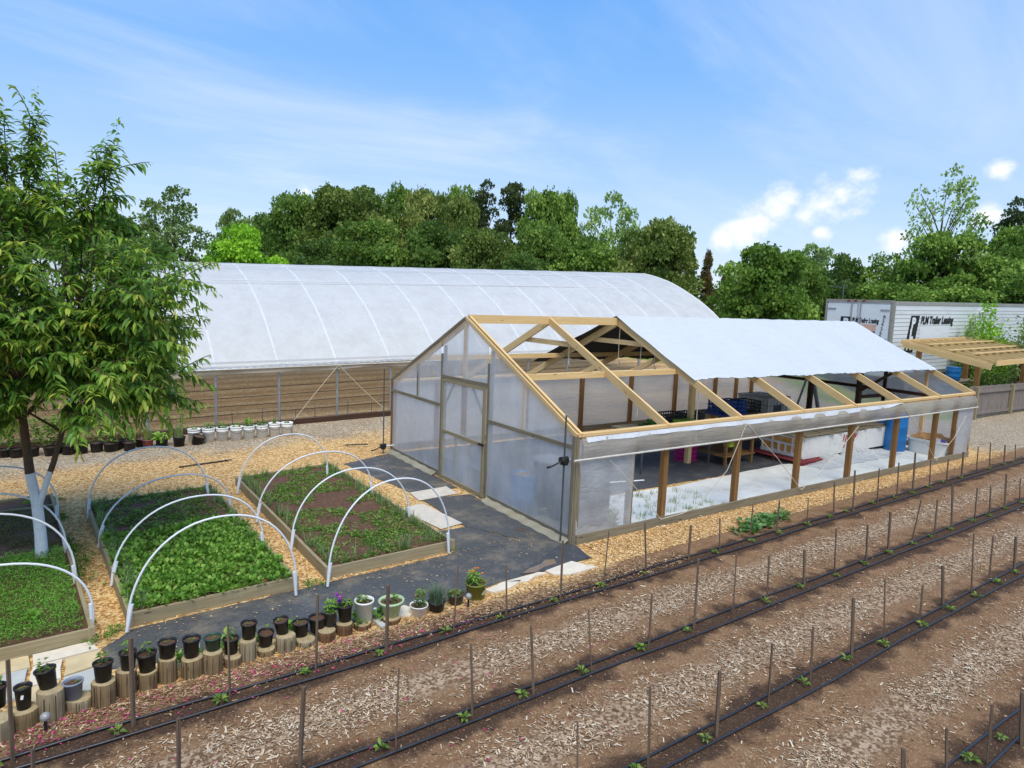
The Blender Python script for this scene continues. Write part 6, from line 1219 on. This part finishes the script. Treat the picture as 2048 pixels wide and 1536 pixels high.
# ================================================================ peach tree with white painted trunk
def peach():
    x0, y0 = -5.80, 2.27; T = thing('peach_tree', 'leafy peach tree with white painted lower trunk in the left bed', 'tree', (x0, y0, .08))
    bark = mat_plain('peach_bark', lin(92, 74, 58), .9, .35, 16, bump=.7); paint = mat_plain('white_lime_paint', lin(216, 220, 224), .8, .12, 16, dirt=lin(176, 172, 160), dirt_amt=.5, dscale=9, bump=.35)
    c = lambda *p: Vector(p)
    Rt = Vector((.83, -.56, 0)); Fw = Vector((.56, .83, 0))
    at_ = lambda r, f, z: Rt * r + Fw * f + Vector((0, 0, z))
    main = [at_(0, 0, -.12), at_(-.003, 0, .3), at_(-.025, 0, .66), at_(-.085, 0, 1.0), at_(-.11, .02, 1.15), at_(-.16, .04, 1.6), at_(-.17, .06, 1.9)]
    mr = [.066, .058, .053, .047, .044, .04, .034]
    fork = [at_(-.015, .0, .56), at_(.022, .0, .70), at_(.085, .01, .9), at_(.16, .03, 1.12), at_(.26, .05, 1.47), at_(.4, .1, 1.95)]
    fr = [.028, .031, .031, .03, .027, .022]
    MB().tube(main[:4], .06, 12, radii=mr[:4]).tube(fork[:3] + [at_(.128, .02, 1.03)], .04, 10, radii=fr[:3] + [.031]).build('painted_trunk', paint, T)
    MB().tube(main[3:], .06, 12, radii=mr[3:]).tube([at_(.122, .019, 1.01)] + fork[3:], .04, 10, radii=[.0305] + fr[3:]).build('trunk', bark, T)
    g = np.random.default_rng(5); twigs = []; br = MB()
    # limbs fan out from the trunk tops; crown is wide below and breaks into upright sprays above
    tips = []
    for k in range(215):
        a = g.uniform(0, 2 * PI); r = g.uniform(.35, 1.0) ** .7; z = g.uniform(1.72, 3.6)
        R = 1.86 * math.sin(PI * min(.97, .24 + (z - 1.6) / 2.6 * .6)) ** .7
        tips.append(at_(-.25 + R * r * math.cos(a), .15 + R * r * math.sin(a), z))
    for (r_, f_, z) in ((-.55, .2, 5.2), (-.38, .0, 5.25), (-.3, .2, 4.8), (.08, .1, 5.0), (.05, .05, 4.7), (.12, .05, 4.4), (.9, .1, 4.75), (.82, .0, 4.5), (.6, .1, 4.25), (.45, -.1, 4.3), (.3, .3, 3.9), (-.5, .3, 4.6), (-.9, .1, 4.9), (-.2, .4, 4.1), (-1.2, .2, 4.5), (-.8, -.3, 4.2), (.75, .2, 3.6), (1.05, .1, 3.45), (1.2, .0, 3.1), (-.1, -.2, 4.05), (.2, -.2, 3.6), (-.6, -.1, 3.9), (-.35, .3, 4.4)):
        tips.append(at_(r_, f_, 1.9 + (z - 1.9) * .945 - .06))
    base = [main[-1], fork[-1], main[-2], fork[-2]]
    for i, t in enumerate(tips):
        rr = (t - at_(0, .1, t.z)).dot(Rt); b = fork[-1] if rr > .1 else main[-1]
        if t.z < 1.9: b = fork[-2] if rr > .1 else main[-2]
        m1 = b.lerp(t, .4) + Vector((0, 0, .12 + .1 * g.uniform())); m2 = b.lerp(t, .75) + Vector((0, 0, .12))
        br.tube([b, m1, m2, t], .012, 5, radii=[.017, .011, .007, .003])
        for q in range(9 if t.z < 3.6 else 15):
            f = g.uniform(.45, 1.0) if t.z < 3.6 else g.uniform(.6, 1.0); p = m1.lerp(m2, (f - .45) / .3) if f < .75 else m2.lerp(t, (f - .75) / .25); od = (p - at_(-.2, .15, p.z * .8 + .3)).normalized()
            if t.z > 3.6: od = (od * .45 + Vector((0, 0, 1))).normalized()
            d = (od + Vector(g.normal(0, .45, 3))).normalized(); twigs.append((p, d, g.uniform(.28, .5)))
        d = (t - m2).normalized(); twigs.append((t, d, .4)); twigs.append((m2, (d + Vector(g.normal(0, .5, 3))).normalized(), .4))
    P, Dd, N, L, Ti = [], [], [], [], []
    for p, d, l in twigs:
        pts = [p + d * l * s + Vector((0, 0, -.2 * l * s * s)) for s in np.linspace(0, 1, 6)]
        if g.uniform() < .5: br.tube(pts[::2] + [pts[-1]], .004, 4, radii=[.006, .005, .004, .003], caps=False)
        base_t = g.uniform(0, .5)
        for k in range(19):
            s = (k + g.uniform(0, .8)) / 19; j = min(4, int(s * 5)); q = pts[j].lerp(pts[j + 1], s * 5 - j); tg = (pts[j + 1] - pts[j]).normalized()
            sd = tg.cross(Vector((0, 0, 1))); sd = sd.normalized() if sd.length > .01 else Vector((1, 0, 0)); side = sd * (1 if k % 2 else -1)
            dv = (tg * .55 + side * .75 + Vector((0, 0, -.4)) + Vector(g.normal(0, .36, 3))).normalized()
            P.append(q); Dd.append(dv); N.append(Vector((0, 0, 1)) + Vector(g.normal(0, .35, 3)) + side * .2); L.append(g.uniform(.07, .138) * (.75 if s > .85 else 1)); Ti.append(min(1, max(0, base_t + .55 * s ** 2.5 + g.normal(0, .12))))
    P, Dd, N = np.array(P), np.array(Dd), np.array(N); L = np.array(L); n = len(P)
    # two piece leaf: blade bends down along its length
    Dd = unit(Dd); S = unit(np.cross(Dd, N)); Nn = np.cross(S, Dd); Wd = (L * .145)[:, None]; L_ = L[:, None]; dn = np.array([0, 0, -1.])
    a0 = P; m1 = P + Dd * L_ * .38; m2 = P + Dd * L_ * .72 + dn * L_ * .1; tp_ = P + Dd * L_ + dn * L_ * .27; fo = Nn * Wd * .35
    v = np.stack([a0, m1 + S * Wd + fo, m1 - S * Wd + fo, m1, m2 + S * Wd * .85 + fo, m2 - S * Wd * .85 + fo, m2, tp_], 1).reshape(-1, 3); i = np.arange(n)[:, None] * 8
    tris = [[0, 1, 3], [0, 3, 2], [1, 4, 6], [1, 6, 3], [2, 3, 6], [2, 6, 5], [4, 7, 6], [5, 6, 7]]
    f = np.stack([i + t for t in tris], 1).reshape(-1, 3)
    pl = mat_leaf('peach_leaf', [lin(66, 104, 44), lin(94, 138, 54), lin(128, 168, 64), lin(174, 196, 76), lin(204, 202, 92)], .42, .42, .35)
    np_mesh('crown', v, f, pl, T, tint=np.repeat(Ti, 8)); br.build('branches', bark, T)
    print('peach leaves', n)
peach()
# ================================================================ sky, sun, camera
SUN_EL, SUN_AZ = math.radians(62), math.radians(-112)     # azimuth measured from +X towards +Y: sun over the viewer's right shoulder
sd = Vector((math.cos(SUN_EL) * math.cos(SUN_AZ), math.cos(SUN_EL) * math.sin(SUN_AZ), math.sin(SUN_EL)))
wd = bpy.data.worlds.new('World'); bpy.context.scene.world = wd; wd.use_nodes = True; nt = wd.node_tree; nt.nodes.clear()
class WT(NT):
    def __init__(s): s.t = nt
w = WT()
sky = w.n('ShaderNodeTexSky', sky_type='NISHITA', sun_disc=False, sun_elevation=SUN_EL, sun_rotation=PI / 2 - SUN_AZ, air_density=1.15, dust_density=.6, ozone_density=2.2, altitude=100)
co = w.n('ShaderNodeTexCoord').outputs['Generated']
sp = w.n('ShaderNodeSeparateXYZ', ins={0: co}); zc = sp.outputs[2]
# thin high cloud, stretched, plus a few puffs low on the right
flat = w.n('ShaderNodeVectorMath', operation='DIVIDE', ins={0: co, 1: w.n('ShaderNodeCombineXYZ', ins={0: w.math('ADD', zc, .16), 1: w.math('ADD', zc, .16), 2: w.math('ADD', zc, .16)}).outputs[0]}).outputs[0]
wisp = w.noise(w.mapped(flat, (.5, 1.1, 1), (1.7, 2.4, 0)), 1.0, 7, .62, dist=.5)
wm = w.mrange(wisp, .43, .8, 0, .5)
def puff(px, py, rad, seed):
    dv = (Vector(D['cam']['f']) + Vector(D['cam']['r']) * ((px - 1024) / D['cam']['F']) - Vector(D['cam']['u']) * ((py - 768) / D['cam']['F'])).normalized()
    df = w.n('ShaderNodeVectorMath', operation='SUBTRACT', ins={0: co, 1: tuple(dv)}).outputs[0]
    dl = w.n('ShaderNodeVectorMath', operation='LENGTH', ins={0: w.n('ShaderNodeVectorMath', operation='MULTIPLY', ins={0: df, 1: (1, 1, 1.25)}).outputs[0]}).outputs['Value']
    return w.math('SUBTRACT', 1.0, w.math('DIVIDE', dl, rad))
pn = w.noise(w.mapped(co, (1, 1, 1.3)), 16, 10, .66)
pm = None
for px, py, r in ((1448, 478, .028), (1480, 466, .036), (1520, 446, .042), (1552, 420, .042), (1574, 396, .03), (1612, 432, .036), (1645, 412, .04), (1682, 384, .042), (1715, 352, .032), (1640, 466, .02), (1790, 482, .028), (2000, 338, .022), (1975, 432, .026), (612, 383, .02)):
    q = puff(px, py, r, 0); pm = q if pm is None else w.math('MAXIMUM', pm, q)
pmask = w.mrange(w.math('ADD', pm, w.math('MULTIPLY', w.math('SUBTRACT', pn, .5), 2.4)), .1, 1.05, 0, .97)
base = w.n('ShaderNodeHueSaturation', ins={'Hue': .5, 'Saturation': 1.3, 'Value': SKY_V if 'SKY_V' in globals() else 1.0, 'Color': sky.outputs[0]}).outputs[0]
grad = w.ramp(zc, [(0, (.70, .82, 1.0, 1)), (.14, (.50, .69, 1.0, 1)), (.30, (.26, .53, 1.0, 1)), (.46, (.13, .41, 1.0, 1)), (1, (.14, .38, .85, 1))]); grad = w.mix(1.0, grad, (4.0, 4.0, 4.0, 1), 'MULTIPLY')
c = w.mix(.85, base, grad); c = w.mix(wm, c, (3.7, 4.0, 4.5, 1)); c = w.mix(pmask, c, (4.5, 4.55, 4.65, 1))
bg = w.n('ShaderNodeBackground', ins={'Color': c, 'Strength': .15}); ow = w.n('ShaderNodeOutputWorld'); w.link(bg.outputs[0], ow.inputs[0])
sl = bpy.data.lights.new('sun', 'SUN'); sl.energy = 2.15; sl.angle = math.radians(40); sl.color = (1, .945, .8); so = bpy.data.objects.new('sun', sl); C.objects.link(so); so.rotation_euler = sd.to_track_quat('Z', 'Y').to_euler(); so.location = (0, 0, 30)
cam = bpy.data.cameras.new('camera'); co_ = bpy.data.objects.new('camera', cam); C.objects.link(co_)
r_, u_, f_ = (Vector(D['cam'][k]) for k in 'ruf'); co_.matrix_world = Matrix(((r_.x, u_.x, -f_.x, D['cam']['loc'][0]), (r_.y, u_.y, -f_.y, D['cam']['loc'][1]), (r_.z, u_.z, -f_.z, D['cam']['loc'][2]), (0, 0, 0, 1)))
cam.sensor_width = 36; cam.lens = D['cam']['F'] / 2048 * 36; cam.clip_end = 2000; cam.clip_start = .05
sc = bpy.context.scene; sc.camera = co_; sc.view_settings.view_transform = 'Standard'; sc.view_settings.look = 'None'; sc.view_settings.exposure = 0.7; sc.view_settings.gamma = 1
sc.cycles.max_bounces = 8; sc.cycles.transparent_max_bounces = 14; sc.cycles.diffuse_bounces = 3
